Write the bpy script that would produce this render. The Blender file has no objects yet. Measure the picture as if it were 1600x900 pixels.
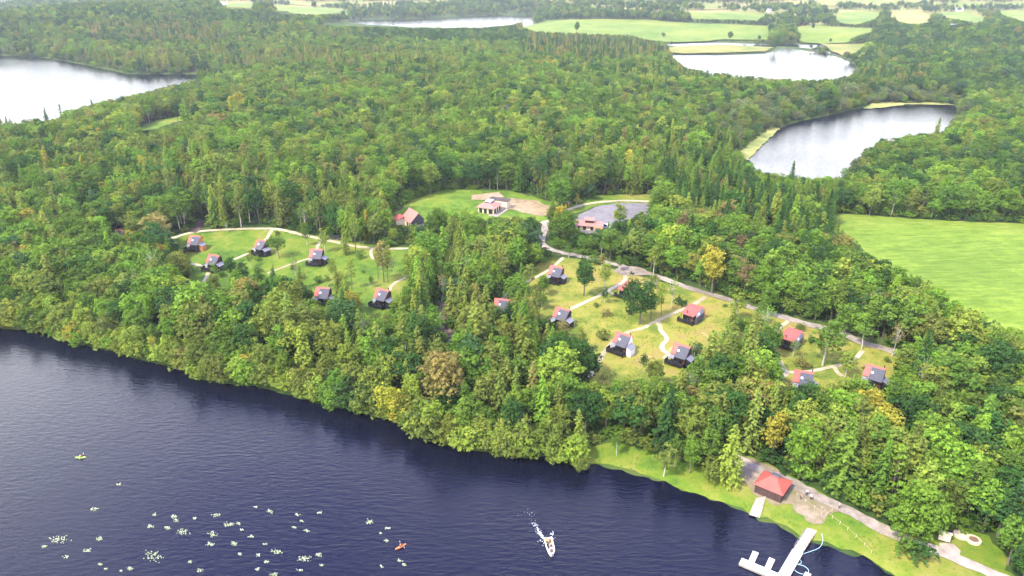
import bpy, math, random
import numpy as np
from mathutils import Vector, Matrix
from mathutils.geometry import delaunay_2d_cdt

random.seed(7)
RNG = np.random.default_rng(7)
R = math.radians
sc = bpy.context.scene
COL = sc.collection

# ------------------------------------------------------------------ camera
CAM_H, PITCH, FPX = 112.0, R(24.0), 1142.0
cd = bpy.data.cameras.new("camera")
cam = bpy.data.objects.new("camera", cd)
COL.objects.link(cam)
cam.location = (0, 0, CAM_H)
cam.rotation_euler = (R(90) - PITCH, 0, 0)
cd.sensor_width = 36.0
cd.lens = FPX / 1600.0 * 36.0
cd.clip_start, cd.clip_end = 1.0, 40000.0
sc.camera = cam

# ------------------------------------------------------------------ light
SUN_EL, SUN_AZ = R(51.0), R(-128.0)          # azimuth clockwise from +Y
w = bpy.data.worlds.new("World")
sc.world = w
w.use_nodes = True
wn = w.node_tree
sky = wn.nodes.new("ShaderNodeTexSky")
sky.sky_type = 'NISHITA'
sky.sun_disc = False
sky.sun_elevation = SUN_EL
sky.sun_rotation = SUN_AZ
sky.altitude = 0
sky.air_density, sky.dust_density, sky.ozone_density = 1.0, 2.5, 2.0
bg = wn.nodes["Background"]
bg.inputs["Strength"].default_value = 0.115
# thin white cloud: solid towards the horizon all the way round, breaking into blue higher up
tcw = wn.nodes.new("ShaderNodeTexCoord")
sep = wn.nodes.new("ShaderNodeSeparateXYZ")
wn.links.new(tcw.outputs["Generated"], sep.inputs[0])
cn = wn.nodes.new("ShaderNodeTexNoise")
cn.inputs["Scale"].default_value, cn.inputs["Detail"].default_value, cn.inputs["Roughness"].default_value = 2.6, 6.0, .6
cmap = wn.nodes.new("ShaderNodeMapping")
cmap.inputs["Location"].default_value = (7, 2, 5)
wn.links.new(tcw.outputs["Generated"], cmap.inputs[0])
wn.links.new(cmap.outputs[0], cn.inputs["Vector"])
hz = wn.nodes.new("ShaderNodeMapRange")
hz.inputs["From Min"].default_value, hz.inputs["From Max"].default_value = .20, .74
hz.inputs["To Min"].default_value, hz.inputs["To Max"].default_value = .78, -.22
wn.links.new(sep.outputs[2], hz.inputs["Value"])
ca_ = wn.nodes.new("ShaderNodeMath")
wn.links.new(hz.outputs[0], ca_.inputs[0])
wn.links.new(cn.outputs["Fac"], ca_.inputs[1])
cr_ = wn.nodes.new("ShaderNodeValToRGB")
cr_.color_ramp.elements[0].position, cr_.color_ramp.elements[1].position = .40, .95
wn.links.new(ca_.outputs[0], cr_.inputs[0])
cm = wn.nodes.new("ShaderNodeMix")
cm.data_type = 'RGBA'
wn.links.new(cr_.outputs[0], cm.inputs[0])
veil = wn.nodes.new("ShaderNodeMix")            # high thin haze over the blue
veil.data_type = 'RGBA'
veil.inputs[0].default_value = .7
wn.links.new(sky.outputs[0], veil.inputs[6])
veil.inputs[7].default_value = (5.8, 6.4, 19.0, 1)
wn.links.new(veil.outputs[2], cm.inputs[6])
cm.inputs[7].default_value = (23.0, 23.4, 24.2, 1)
wn.links.new(cm.outputs[2], bg.inputs["Color"])
ld = bpy.data.lights.new("sun", 'SUN')
ld.energy = 4.3
ld.angle = R(6.0)
ld.color = (1.0, 0.94, 0.82)
sun = bpy.data.objects.new("sun", ld)
COL.objects.link(sun)
sdir = Vector((math.cos(SUN_EL) * math.sin(SUN_AZ), math.cos(SUN_EL) * math.cos(SUN_AZ), math.sin(SUN_EL)))
sun.rotation_euler = (-sdir).to_track_quat('-Z', 'Y').to_euler()
sun.location = (-300, -100, 600)
vs = sc.view_settings
vs.view_transform, vs.look, vs.gamma, vs.use_curve_mapping = 'Standard', 'None', 1.0, False
vs.exposure = 0.88
sc.cycles.max_bounces = 6
sc.cycles.diffuse_bounces = 3
sc.cycles.glossy_bounces = 2
sc.cycles.transmission_bounces = 3
sc.cycles.volume_bounces = 0
sc.cycles.caustics_reflective = sc.cycles.caustics_refractive = False
sc.cycles.sample_clamp_indirect = 6.0

# ------------------------------------------------------------------ pixel <-> ground
FWD = np.array([0, math.cos(PITCH), -math.sin(PITCH)])
UPV = np.array([0, math.sin(PITCH), math.cos(PITCH)])


def ray_dirs(px, py):
    px, py = np.asarray(px, float), np.asarray(py, float)
    d = FWD[None] * FPX + UPV[None] * (450 - py)[:, None]
    d[:, 0] += px - 800
    return d / np.linalg.norm(d, axis=1)[:, None]


def project(x, y, z):
    zz = np.asarray(z, float) - CAM_H
    zc = y * FWD[1] + zz * FWD[2]
    zc = np.where(zc < 1, 1, zc)
    return 800 + FPX * x / zc, 450 - FPX * (y * UPV[1] + zz * UPV[2]) / zc


def flat(pts):
    p = np.array(pts, float)
    d = ray_dirs(p[:, 0], p[:, 1])
    t = CAM_H / np.maximum(-d[:, 2], 1e-3)
    return d[:, :2] * t[:, None]


def in_poly(x, y, poly):
    x, y = np.asarray(x, float), np.asarray(y, float)
    inside = np.zeros(x.shape, bool)
    n = len(poly)
    j = n - 1
    for i in range(n):
        xi, yi = poly[i]
        xj, yj = poly[j]
        if yi != yj:
            c = ((yi > y) != (yj > y)) & (x < (xj - xi) * (y - yi) / (yj - yi) + xi)
            inside ^= c
        j = i
    return inside


def seg_dist(x, y, pts, closed=True):
    d2 = np.full(np.shape(x), 1e12)
    n = len(pts)
    for i in range(n if closed else n - 1):
        ax, ay = pts[i]
        bx, by = pts[(i + 1) % n]
        ex, ey = bx - ax, by - ay
        L = ex * ex + ey * ey + 1e-9
        t = np.clip(((x - ax) * ex + (y - ay) * ey) / L, 0, 1)
        d2 = np.minimum(d2, (x - ax - t * ex) ** 2 + (y - ay - t * ey) ** 2)
    return np.sqrt(d2)


def S(t):
    t = np.clip(t, 0, 1)
    return t * t * (3 - 2 * t)


NEAR = [(-700, 470), (-200, 496), (0, 512), (65, 520), (130, 540), (190, 553), (270, 575), (310, 592), (400, 606), (470, 622),
        (560, 646), (640, 663), (660, 680), (710, 700), (780, 712), (850, 715), (895, 727), (940, 727), (980, 737), (1010, 748), (1040, 754),
        (1065, 768), (1100, 777), (1135, 790), (1160, 797), (1185, 811), (1210, 818), (1240, 832), (1258, 847), (1275, 846), (1292, 851),
        (1310, 862), (1330, 868), (1350, 872), (1368, 884), (1395, 902), (1430, 925), (1520, 985), (1700, 1090), (1900, 1210)]
LAKES = [
    np.vstack([flat(NEAR), [(220, -50), (220, -900), (-1600, -900), (-1600, 200)]]),
    flat([(-420, 84), (-60, 84), (60, 89), (130, 101), (200, 116), (340, 116), (352, 121), (300, 138), (250, 156), (190, 170), (140, 184), (80, 208), (0, 222), (-420, 262)]),
    flat([(-300, 28), (10, 29.5), (13, 33), (8, 37), (-300, 40)]),
    flat([(-420, -8), (92, -2), (80, 5), (45, 9), (0, 13), (-420, 24)]),
    flat([(470, 36), (520, 32.5), (590, 31), (680, 29), (720, 27), (745, 24.5), (830, 24.5), (835, 40), (800, 46), (700, 50), (600, 50), (540, 46), (480, 41)]),
    flat([(1046, 88), (1052, 85), (1120, 85), (1200, 83), (1225, 75), (1255, 79), (1290, 84), (1316, 92), (1333, 100), (1340, 116), (1320, 134), (1200, 140), (1110, 132), (1075, 112), (1056, 97)]),
    flat([(1040, 70), (1060, 66), (1120, 65.5), (1200, 70), (1235, 68.5), (1290, 69), (1302, 75), (1316, 88), (1290, 81), (1260, 75), (1222, 72.5), (1200, 74), (1120, 70), (1060, 73)]),
    flat([(1162, 248), (1200, 208), (1240, 192), (1300, 179), (1350, 167), (1420, 162), (1490, 164), (1500, 178), (1492, 198), (1470, 216),
          (1420, 228), (1375, 240), (1335, 256), (1322, 276), (1320, 300), (1230, 300), (1190, 285), (1165, 262)]),
]


def shore_sd(x, y):
    x, y = np.asarray(x, float), np.asarray(y, float)
    sd = np.full(x.shape, 1e9)
    for L in LAKES:
        d = seg_dist(x, y, L)
        ins = in_poly(x, y, L)
        sd = np.where(ins, np.minimum(-d, sd), np.where(sd < 0, sd, np.minimum(sd, d)))
    wob = 0.9 * np.sin(x * .31 + y * .22) + 0.7 * np.sin(x * .83 - y * .61 + 1.3) + .4 * np.sin(x * 1.9 + y * 1.4)
    return sd + wob * np.exp(-np.abs(sd) / 8.0) * 0.55


HILLS = [(-520, 1330, 34, 330, 260), (-900, 1180, 14, 240, 200), (300, 1640, 15, 360, 230), (820, 1120, 20, 300, 260),
         (900, 2150, 26, 700, 350), (-120, 2500, 22, 800, 350), (-1500, 2600, 30, 700, 400), (60, 780, 5, 260, 120), (330, 480, 4, 120, 120)]


def ground_z(x, y, sd=None):
    x, y = np.asarray(x, float), np.asarray(y, float)
    if sd is None:
        sd = shore_sd(x, y)
    far = S(sd / 110.0)
    h = 0.55 * S(sd / 2.0) + 0.9 * S(sd / 12.0) + 4.2 * S((sd - 8) / 150.0)
    h = h + far * (1.3 * np.sin(x * .021 + y * .013) + 1.0 * np.sin(y * .031 - x * .011 + 2.0) + .5 * np.sin(x * .06 + 1) * np.sin(y * .05))
    for hx, hy, a, rx, ry in HILLS:
        h = h + S(sd / 90.0) * a * np.exp(-((x - hx) / rx) ** 2 - ((y - hy) / ry) ** 2)
    return np.where(sd > 0, h, np.maximum(-4.0, sd * 0.4))


TS = np.geomspace(120, 6000, 420)


def world(pts):
    """Pixels of the photograph to points on the terrain (n x 3)."""
    p = np.array(pts, float).reshape(-1, 2)
    d = ray_dirs(p[:, 0], p[:, 1])
    X = d[:, None, 0] * TS
    Y = d[:, None, 1] * TS
    Z = CAM_H + d[:, None, 2] * TS
    G = ground_z(X.ravel(), Y.ravel()).reshape(X.shape)
    G = np.maximum(G, 0.0)
    below = Z <= G
    k = np.where(below.any(1), below.argmax(1), len(TS) - 1)
    k = np.maximum(k, 1)
    i = np.arange(len(p))
    a0, a1 = (Z - G)[i, k - 1], (Z - G)[i, k]
    f = np.clip(a0 / np.maximum(a0 - a1, 1e-6), 0, 1)
    t = TS[k - 1] * (1 - f) + TS[k] * f
    P = d * t[:, None]
    P[:, 2] = np.maximum(ground_z(P[:, 0], P[:, 1]), 0.0)
    return P


def at(px, py):
    return world([(px, py)])[0]


# ------------------------------------------------------------------ materials
def mat(name):
    m = bpy.data.materials.new(name)
    m.use_nodes = True
    nt = m.node_tree
    b = nt.nodes["Principled BSDF"]
    b.inputs["Specular IOR Level"].default_value = 0.25
    return m, nt, b


def N(nt, kind, **kw):
    n = nt.nodes.new(kind)
    for k, v in kw.items():
        if hasattr(n, k):
            setattr(n, k, v)
        else:
            n.inputs[k].default_value = v
    return n


def noise(nt, scale, detail=4.0, rough=0.6, vec=None):
    n = N(nt, "ShaderNodeTexNoise")
    n.inputs["Scale"].default_value = scale
    n.inputs["Detail"].default_value = detail
    n.inputs["Roughness"].default_value = rough
    if vec is not None:
        nt.links.new(vec, n.inputs["Vector"])
    return n.outputs["Fac"]


def ramp(nt, fac, stops, squeeze=1):
    r = N(nt, "ShaderNodeValToRGB")
    e = r.color_ramp.elements
    while len(e) < len(stops):
        e.new(0.5)
    for i, (p, c) in enumerate(stops):
        e[i].position = p if squeeze == 1 else .5 + (p - .5) * squeeze
        e[i].color = (*c, 1)
    nt.links.new(fac, r.inputs[0])
    return r.outputs[0]


def mix(nt, fac, a, b, mode='MIX'):
    m = N(nt, "ShaderNodeMix", data_type='RGBA', blend_type=mode)
    for sock, v in ((m.inputs[0], fac), (m.inputs[6], a), (m.inputs[7], b)):
        if hasattr(v, "is_output"):
            nt.links.new(v, sock)
        else:
            sock.default_value = v if isinstance(v, (int, float)) else (*v, 1)
    return m.outputs[2]


def pos(nt):
    return N(nt, "ShaderNodeNewGeometry").outputs["Position"]


def surf_mat(name, stops, big=0.03, mid=0.3, fine=2.0, rough=0.9, bump=0.0, extra=None):
    """Ground-like material: three octaves of world-space noise through one colour ramp."""
    m, nt, b = mat(name)
    p = pos(nt)
    a, c, d = noise(nt, big, 3, .55, p), noise(nt, mid, 5, .65, p), noise(nt, fine, 3, .6, p)
    s1 = N(nt, "ShaderNodeMath", operation='MULTIPLY_ADD')
    nt.links.new(a, s1.inputs[0]); s1.inputs[1].default_value = .5
    s2 = N(nt, "ShaderNodeMath", operation='MULTIPLY')
    nt.links.new(c, s2.inputs[0]); s2.inputs[1].default_value = .35
    nt.links.new(s2.outputs[0], s1.inputs[2])
    s3 = N(nt, "ShaderNodeMath", operation='MULTIPLY_ADD')
    nt.links.new(d, s3.inputs[0]); s3.inputs[1].default_value = .15
    nt.links.new(s1.outputs[0], s3.inputs[2])
    col = ramp(nt, s3.outputs[0], stops, .6)
    if extra:
        col = extra(nt, p, col)
    nt.links.new(col, b.inputs["Base Color"])
    b.inputs["Roughness"].default_value = rough
    b.inputs["Specular IOR Level"].default_value = 0.1
    if bump:
        bp = N(nt, "ShaderNodeBump")
        bp.inputs["Strength"].default_value = bump
        bp.inputs["Distance"].default_value = 0.4
        nt.links.new(c, bp.inputs["Height"])
        nt.links.new(bp.outputs[0], b.inputs["Normal"])
    return m


def plain(name, col, rough=0.6, var=0.18, scale=1.5, metal=0.0, spec=0.3):
    m, nt, b = mat(name)
    tc = N(nt, "ShaderNodeTexCoord").outputs["Object"]
    n = noise(nt, scale, 4, .6, tc)
    c0 = tuple(c * (1 - var) for c in col)
    c1 = tuple(min(1, c * (1 + var)) for c in col)
    nt.links.new(ramp(nt, n, [(.3, c0), (.7, c1)]), b.inputs["Base Color"])
    b.inputs["Roughness"].default_value = rough
    b.inputs["Metallic"].default_value = metal
    b.inputs["Specular IOR Level"].default_value = spec
    return m


M = {}
M['ground'] = surf_mat("woodland_floor", [(.3, (.025, .05, .012)), (.5, (.05, .085, .016)), (.62, (.075, .10, .022)), (.72, (.08, .07, .028))], .03, .25, 1.5)
M['meadow'] = surf_mat("meadow_grass", [(.34, (.10, .145, .018)), (.44, (.18, .20, .026)), (.52, (.26, .24, .040)), (.60, (.24, .185, .045)), (.70, (.38, .32, .10))], .045, .22, 1.6, bump=.5)
M['lawn'] = surf_mat("lawn_grass", [(.34, (.055, .108, .012)), (.46, (.095, .165, .015)), (.56, (.145, .19, .02)), (.70, (.23, .215, .045))], .04, .25, 1.8, bump=.4)
M['glade'] = surf_mat("glade_grass", [(.36, (.07, .13, .014)), (.5, (.12, .20, .018)), (.62, (.18, .22, .025)), (.72, (.25, .23, .05))], .05, .3, 1.4, bump=.3)


def rows(nt, p, col):
    m = N(nt, "ShaderNodeMapping")
    m.inputs["Rotation"].default_value = (0, 0, R(12))
    m.inputs["Scale"].default_value = (.10, .55, 1)
    nt.links.new(p, m.inputs[0])
    n = noise(nt, 1.0, 3, .6, m.outputs[0])
    k = ramp(nt, n, [(.35, (.74, .80, .72)), (.65, (1.2, 1.12, 1.15))])
    return mix(nt, 1.0, col, k, 'MULTIPLY')


M['field'] = surf_mat("pasture_grass", [(.36, (.11, .18, .018)), (.5, (.155, .235, .024)), (.66, (.22, .275, .04))], .014, .16, 1.0, bump=.8, extra=rows)
M['pasture'] = surf_mat("far_pasture", [(.36, (.095, .16, .02)), (.5, (.14, .195, .025)), (.66, (.20, .22, .04))], .008, .05, .3)
M['stubble'] = surf_mat("far_dry_pasture", [(.36, (.13, .17, .032)), (.5, (.20, .20, .045)), (.66, (.28, .23, .075))], .008, .05, .3)
M['earth'] = surf_mat("bare_earth", [(.36, (.19, .15, .07)), (.5, (.30, .22, .11)), (.66, (.40, .30, .17))], .06, .4, 2.0)
M['yard'] = surf_mat("gravel_yard", [(.36, (.15, .15, .05)), (.46, (.20, .165, .09)), (.56, (.26, .205, .125)), (.68, (.34, .275, .18))], .09, .5, 2.5)
M['track'] = surf_mat("gravel_track", [(.36, (.19, .155, .11)), (.5, (.28, .235, .175)), (.66, (.40, .34, .26))], .05, .5, 3.0)
M['path'] = surf_mat("pale_gravel_path", [(.36, (.30, .25, .13)), (.5, (.42, .36, .20)), (.66, (.52, .46, .28))], .05, .5, 3.0)
M['tarmac'] = surf_mat("tarmac", [(.36, (.16, .148, .132)), (.5, (.20, .185, .165)), (.66, (.24, .225, .20))], .03, .4, 3.0)
M['dirt'] = surf_mat("dark_dirt_track", [(.36, (.07, .05, .04)), (.5, (.13, .09, .06)), (.66, (.22, .16, .11))], .08, .5, 3.0)
M['reed'] = surf_mat("reed_bed", [(.36, (.14, .17, .04)), (.5, (.22, .24, .06)), (.66, (.32, .31, .09))], .02, .1, .8)
M['concrete'] = plain("concrete", (.31, .27, .19), .85)
M['red_roof'] = plain("red_metal_roof", (.36, .088, .058), .55, .12, .8)
M['red_roof_pale'] = plain("weathered_red_roof", (.36, .175, .125), .6, .14, .7)
M['slate'] = plain("grey_zinc_roof", (.075, .075, .082), .7, .12, .9)
M['grey_roof'] = plain("pale_grey_roof", (.19, .19, .195), .7, .12, .9)
M['black'] = plain("black_stained_timber", (.014, .013, .015), .7, .25, 3.0)
M['brown_board'] = plain("dark_brown_boarding", (.065, .036, .032), .75, .25, 2.5)
M['interior'] = plain("warm_interior", (.16, .06, .035), .6, .3, 2.0)
M['white'] = plain("white_paint", (.78, .77, .74), .5, .05)
M['cream'] = plain("cream_render", (.62, .52, .36), .8, .1)
M['orange_wood'] = plain("fresh_cedar", (.42, .17, .06), .7, .2, 2.0)
M['flat_roof'] = plain("brown_flat_roof", (.08, .06, .05), .85, .15)
M['glass'] = plain("dark_window_glass", (.02, .025, .03), .08, .1, 1.0, 0, .6)
M['skylight'] = plain("bright_skylight", (.72, .76, .80), .2, .05)
M['pontoon'] = plain("pontoon_deck", (.60, .585, .53), .6, .07, .9)
M['gangway'] = plain("worn_timber_deck", (.48, .40, .26), .75, .15, 1.2)
M['hose'] = plain("pale_blue_hose", (.42, .62, .66), .5, .05)
M['rope'] = plain("yellow_rope", (.42, .35, .16), .7, .05)
M['stone'] = plain("cream_stone", (.56, .47, .30), .85, .12, 1.5)
M['soil'] = plain("brown_planting", (.19, .11, .06), .9, .4, 2.0)
M['skin'] = plain("skin", (.50, .32, .23), .5, .05)
M['hair'] = plain("brown_hair", (.05, .03, .02), .7, .1)
M['shirt_white'] = plain("white_shirt", (.78, .77, .75), .8, .05)
M['shirt_purple'] = plain("mauve_shirt", (.22, .17, .30), .8, .05)
M['dark_cloth'] = plain("dark_trousers", (.025, .025, .04), .8, .1)
M['life_orange'] = plain("orange_life_jacket", (.62, .17, .03), .7, .05)
M['life_yellow'] = plain("yellow_life_jacket", (.72, .50, .05), .7, .05)
M['kayak_green'] = plain("lime_kayak", (.42, .66, .10), .35, .05)
M['kayak_orange'] = plain("orange_kayak", (.75, .22, .06), .35, .05)
M['hull_white'] = plain("white_hull", (.76, .75, .72), .35, .04)
M['engine'] = plain("black_engine", (.02, .02, .022), .4, .1)
M['rubber'] = plain("tyre_rubber", (.02, .02, .02), .8, .1)
M['car_dark'] = plain("dark_car_paint", (.03, .033, .04), .25, .05, 1, 0, .6)
M['car_white'] = plain("white_car_paint", (.75, .75, .75), .3, .03, 1, 0, .6)
M['foam'] = plain("white_foam", (.72, .74, .76), .7, .08)
M['pad'] = plain("lily_pad", (.24, .28, .11), .45, .3, 3.0)
M['petal'] = plain("white_petal", (.82, .82, .72), .6, .04)
M['sign_green'] = plain("dark_green_panel", (.02, .12, .08), .6, .1)
M['farm_wall'] = plain("farmhouse_render", (.74, .70, .64), .8, .06)
M['farm_roof'] = plain("farmhouse_slate", (.28, .28, .31), .7, .1)
M['farm_roof_red'] = plain("farmhouse_tile", (.40, .22, .17), .7, .1)


def leaf_material():
    m, nt, b = mat("foliage")
    nt.nodes.remove(b)
    out = nt.nodes["Material Output"]
    at_ = N(nt, "ShaderNodeAttribute", attribute_type='INSTANCER', attribute_name="leaf_tint")
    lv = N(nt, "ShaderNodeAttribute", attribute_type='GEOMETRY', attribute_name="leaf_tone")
    k = ramp(nt, lv.outputs["Fac"], [(0.0, (.62, .66, .72)), (.5, (1, 1, 1)), (1.0, (1.5, 1.34, 1.15))])  # tone mixes random leaf variation with painted crown light and shade
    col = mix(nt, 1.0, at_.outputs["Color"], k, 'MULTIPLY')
    d = N(nt, "ShaderNodeBsdfDiffuse")
    t = N(nt, "ShaderNodeBsdfTranslucent")
    nt.links.new(col, d.inputs[0])
    nt.links.new(mix(nt, 1.0, col, (1.1, 1.15, .7), 'MULTIPLY'), t.inputs[0])
    ms = N(nt, "ShaderNodeMixShader")
    ms.inputs[0].default_value = 0.30
    nt.links.new(d.outputs[0], ms.inputs[1])
    nt.links.new(t.outputs[0], ms.inputs[2])
    nt.links.new(ms.outputs[0], out.inputs["Surface"])
    return m


M['leaf'] = leaf_material()
M['bark'] = plain("grey_brown_bark", (.13, .105, .08), .9, .3, 2.0)
M['bark_pale'] = plain("pale_birch_bark", (.46, .42, .35), .85, .25, 1.2)


def water_material():
    m, nt, b = mat("lake_water")
    p = pos(nt)
    b.inputs["Base Color"].default_value = (.003, .004, .011, 1)
    b.inputs["Roughness"].default_value = .06
    b.inputs["IOR"].default_value = 1.333
    b.inputs["Specular IOR Level"].default_value = .5

    def wave(scale, rot, stretch, det):
        mp = N(nt, "ShaderNodeMapping")
        mp.inputs["Rotation"].default_value = (0, 0, R(rot))
        mp.inputs["Scale"].default_value = (scale * stretch, scale, scale)
        nt.links.new(p, mp.inputs[0])
        return noise(nt, 1.0, det, .55, mp.outputs[0])

    a = wave(1.05, 28, .35, 3)
    c = wave(2.3, -22, .5, 2)
    patch = ramp(nt, noise(nt, .012, 3, .5, p), [(.35, (.45, .45, .45)), (.65, (1, 1, 1))])
    add = N(nt, "ShaderNodeMath", operation='MULTIPLY_ADD')
    nt.links.new(c, add.inputs[0]); add.inputs[1].default_value = .35
    nt.links.new(a, add.inputs[2])
    hm = N(nt, "ShaderNodeMath", operation='MULTIPLY')
    nt.links.new(add.outputs[0], hm.inputs[0])
    nt.links.new(patch, hm.inputs[1])
    bp = N(nt, "ShaderNodeBump")
    bp.inputs["Strength"].default_value = .6
    bp.inputs["Distance"].default_value = .30
    nt.links.new(hm.outputs[0], bp.inputs["Height"])
    nt.links.new(bp.outputs[0], b.inputs["Normal"])
    return m


M['water'] = water_material()


# ------------------------------------------------------------------ mesh helpers
def link(name, me, parent=None, m=None, loc=None, rz=0.0):
    o = bpy.data.objects.new(name, me)
    COL.objects.link(o)
    if m is not None and me is not None and not me.materials:
        me.materials.append(m)
    if loc is not None:
        o.location = loc
    o.rotation_euler = (0, 0, rz)
    if parent is not None:
        o.parent = parent
    return o


def tag(o, label=None, cat=None, group=None, kind=None):
    if label: o['label'] = label
    if cat: o['category'] = cat
    if group: o['group'] = group
    if kind: o['kind'] = kind
    return o


def thing(name, label, cat, loc=(0, 0, 0), rz=0.0, group=None):
    return tag(link(name, None, None, None, loc, rz), label, cat, group)


class MB:
    def __init__(self):
        self.v, self.f = [], []

    def poly(self, pts):
        n = len(self.v)
        self.v += [tuple(p) for p in pts]
        self.f.append(tuple(range(n, n + len(pts))))
        return self

    def hexa(self, b, t):
        n = len(self.v)
        self.v += [tuple(p) for p in list(b) + list(t)]
        k = len(b)
        self.f.append(tuple(range(n + k - 1, n - 1, -1)))
        self.f.append(tuple(range(n + k, n + 2 * k)))
        for i in range(k):
            j = (i + 1) % k
            self.f.append((n + i, n + j, n + k + j, n + k + i))
        return self

    def box(self, x0, x1, y0, y1, z0, z1):
        return self.hexa([(x0, y0, z0), (x1, y0, z0), (x1, y1, z0), (x0, y1, z0)], [(x0, y0, z1), (x1, y0, z1), (x1, y1, z1), (x0, y1, z1)])

    def slab(self, quad, th):
        """A thick plate under the given top polygon."""
        return self.hexa([(p[0], p[1], p[2] - th) for p in quad], quad)

    def tube(self, pts, radii, n=6, cap=True):
        base = len(self.v)
        P = [Vector(p) for p in pts]
        for i, p in enumerate(P):
            d = (P[min(i + 1, len(P) - 1)] - P[max(i - 1, 0)])
            if d.length < 1e-6: d = Vector((0, 0, 1))
            d.normalize()
            u = d.cross(Vector((0, 0, 1)) if abs(d.z) < .95 else Vector((1, 0, 0))).normalized()
            q = d.cross(u)
            for k in range(n):
                a = 2 * math.pi * k / n
                self.v.append(tuple(p + (u * math.cos(a) + q * math.sin(a)) * radii[i]))
        for i in range(len(P) - 1):
            for k in range(n):
                j = (k + 1) % n
                self.f.append((base + i * n + k, base + i * n + j, base + (i + 1) * n + j, base + (i + 1) * n + k))
        if cap:
            self.f.append(tuple(base + k for k in range(n - 1, -1, -1)))
            self.f.append(tuple(base + (len(P) - 1) * n + k for k in range(n)))
        return self

    def cyl(self, x, y, z0, z1, r, n=16, r1=None):
        r1 = r if r1 is None else r1
        c = [(math.cos(2 * math.pi * k / n), math.sin(2 * math.pi * k / n)) for k in range(n)]
        return self.hexa([(x + a * r, y + b * r, z0) for a, b in c], [(x + a * r1, y + b * r1, z1) for a, b in c])

    def mesh(self, name):
        me = bpy.data.meshes.new(name)
        me.from_pydata(self.v, [], self.f)
        me.validate()
        return me

    def build(self, name, m, parent=None, loc=None, rz=0.0):
        return link(name, self.mesh(name), parent, m, loc, rz)


def np_mesh(name, verts, quads, smooth=False):
    me = bpy.data.meshes.new(name)
    verts = np.ascontiguousarray(verts, np.float32)
    quads = np.ascontiguousarray(quads, np.int32)
    k = quads.shape[1]
    me.vertices.add(len(verts))
    me.vertices.foreach_set("co", verts.ravel())
    me.loops.add(quads.size)
    me.loops.foreach_set("vertex_index", quads.ravel())
    me.polygons.add(len(quads))
    me.polygons.foreach_set("loop_start", np.arange(0, quads.size, k, dtype=np.int32))
    me.polygons.foreach_set("loop_total", np.full(len(quads), k, np.int32))
    if smooth:
        me.polygons.foreach_set("use_smooth", np.ones(len(quads), bool))
    me.update(calc_edges=True)
    return me


# ------------------------------------------------------------------ ground, water
def build_ground():
    na, nr = 620, 400
    ang = np.radians(np.linspace(-72, 72, na))
    rad = np.geomspace(70, 9000, nr)
    A, Q = np.meshgrid(ang, rad)
    X, Y = (np.sin(A) * Q).ravel(), (np.cos(A) * Q).ravel()
    Z = np.concatenate([ground_z(X[i:i + 60000], Y[i:i + 60000]) for i in range(0, len(X), 60000)])
    i, j = np.meshgrid(np.arange(nr - 1), np.arange(na - 1), indexing='ij')
    a = (i * na + j).ravel()
    quads = np.stack([a, a + 1, a + na + 1, a + na], 1)
    o = link("ground", np_mesh("ground", np.stack([X, Y, Z], 1), quads, True), None, M['ground'])
    tag(o, kind='structure')
    return o


build_ground()
mb = MB().poly([(-12000, -3000, 0), (12000, -3000, 0), (12000, 12000, 0), (-12000, 12000, 0)])
tag(mb.build("lake_water", M['water']), kind='structure')


def densify(P, step):
    out = []
    n = len(P)
    for i in range(n):
        a, b = np.array(P[i][:2]), np.array(P[(i + 1) % n][:2])
        k = max(1, int(np.linalg.norm(b - a) / step))
        for q in range(k):
            out.append(a + (b - a) * q / k)
    return np.array(out)


def sheet(name, px, material, cell, lift=0.12, jit=0.35, pts_world=None):
    """A sheet of ground cover lying on the terrain inside an outline, with a ragged edge."""
    P = world(px)[:, :2] if pts_world is None else np.array(pts_world)[:, :2]
    B = densify(P, cell)
    B = B + RNG.normal(0, cell * jit * .5, B.shape)
    x0, y0 = B.min(0)
    x1, y1 = B.max(0)
    gx, gy = np.meshgrid(np.arange(x0, x1, cell), np.arange(y0, y1, cell))
    gx, gy = gx.ravel(), gy.ravel()
    ok = in_poly(gx, gy, B) & (seg_dist(gx, gy, B) > cell * .5)
    pts = [Vector(p) for p in B] + [Vector(p) for p in np.stack([gx[ok], gy[ok]], 1)]
    n = len(B)
    vs_, _e, fs, *_ = delaunay_2d_cdt(pts, [(i, (i + 1) % n) for i in range(n)], [], 1, 1e-4)
    V = np.array([tuple(v) for v in vs_])
    dist = np.hypot(V[:, 0], V[:, 1])
    Z = np.maximum(ground_z(V[:, 0], V[:, 1]), 0.02) + lift * np.maximum(1, dist / 350)
    me = bpy.data.meshes.new(name)
    me.from_pydata([(a, b, c) for (a, b), c in zip(V, Z)], [], [tuple(f) for f in fs])
    for pl in me.polygons:
        pl.use_smooth = True
    o = link(name, me, None, material)
    tag(o, kind='structure')
    return o


def smooth_line(P, step=1.2):
    P = np.array(P)[:, :2]
    Q = np.vstack([2 * P[0] - P[1], P, 2 * P[-1] - P[-2]])
    out = []
    for i in range(1, len(Q) - 2):
        a, b, c, d = Q[i - 1], Q[i], Q[i + 1], Q[i + 2]
        k = max(2, int(np.linalg.norm(c - b) / step))
        for t in np.arange(k) / k:
            out.append(.5 * ((2 * b) + (c - a) * t + (2 * a - 5 * b + 4 * c - d) * t * t + (3 * b - a - 3 * c + d) * t ** 3))
    out.append(P[-1])
    return np.array(out)


ROADS = []


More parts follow.
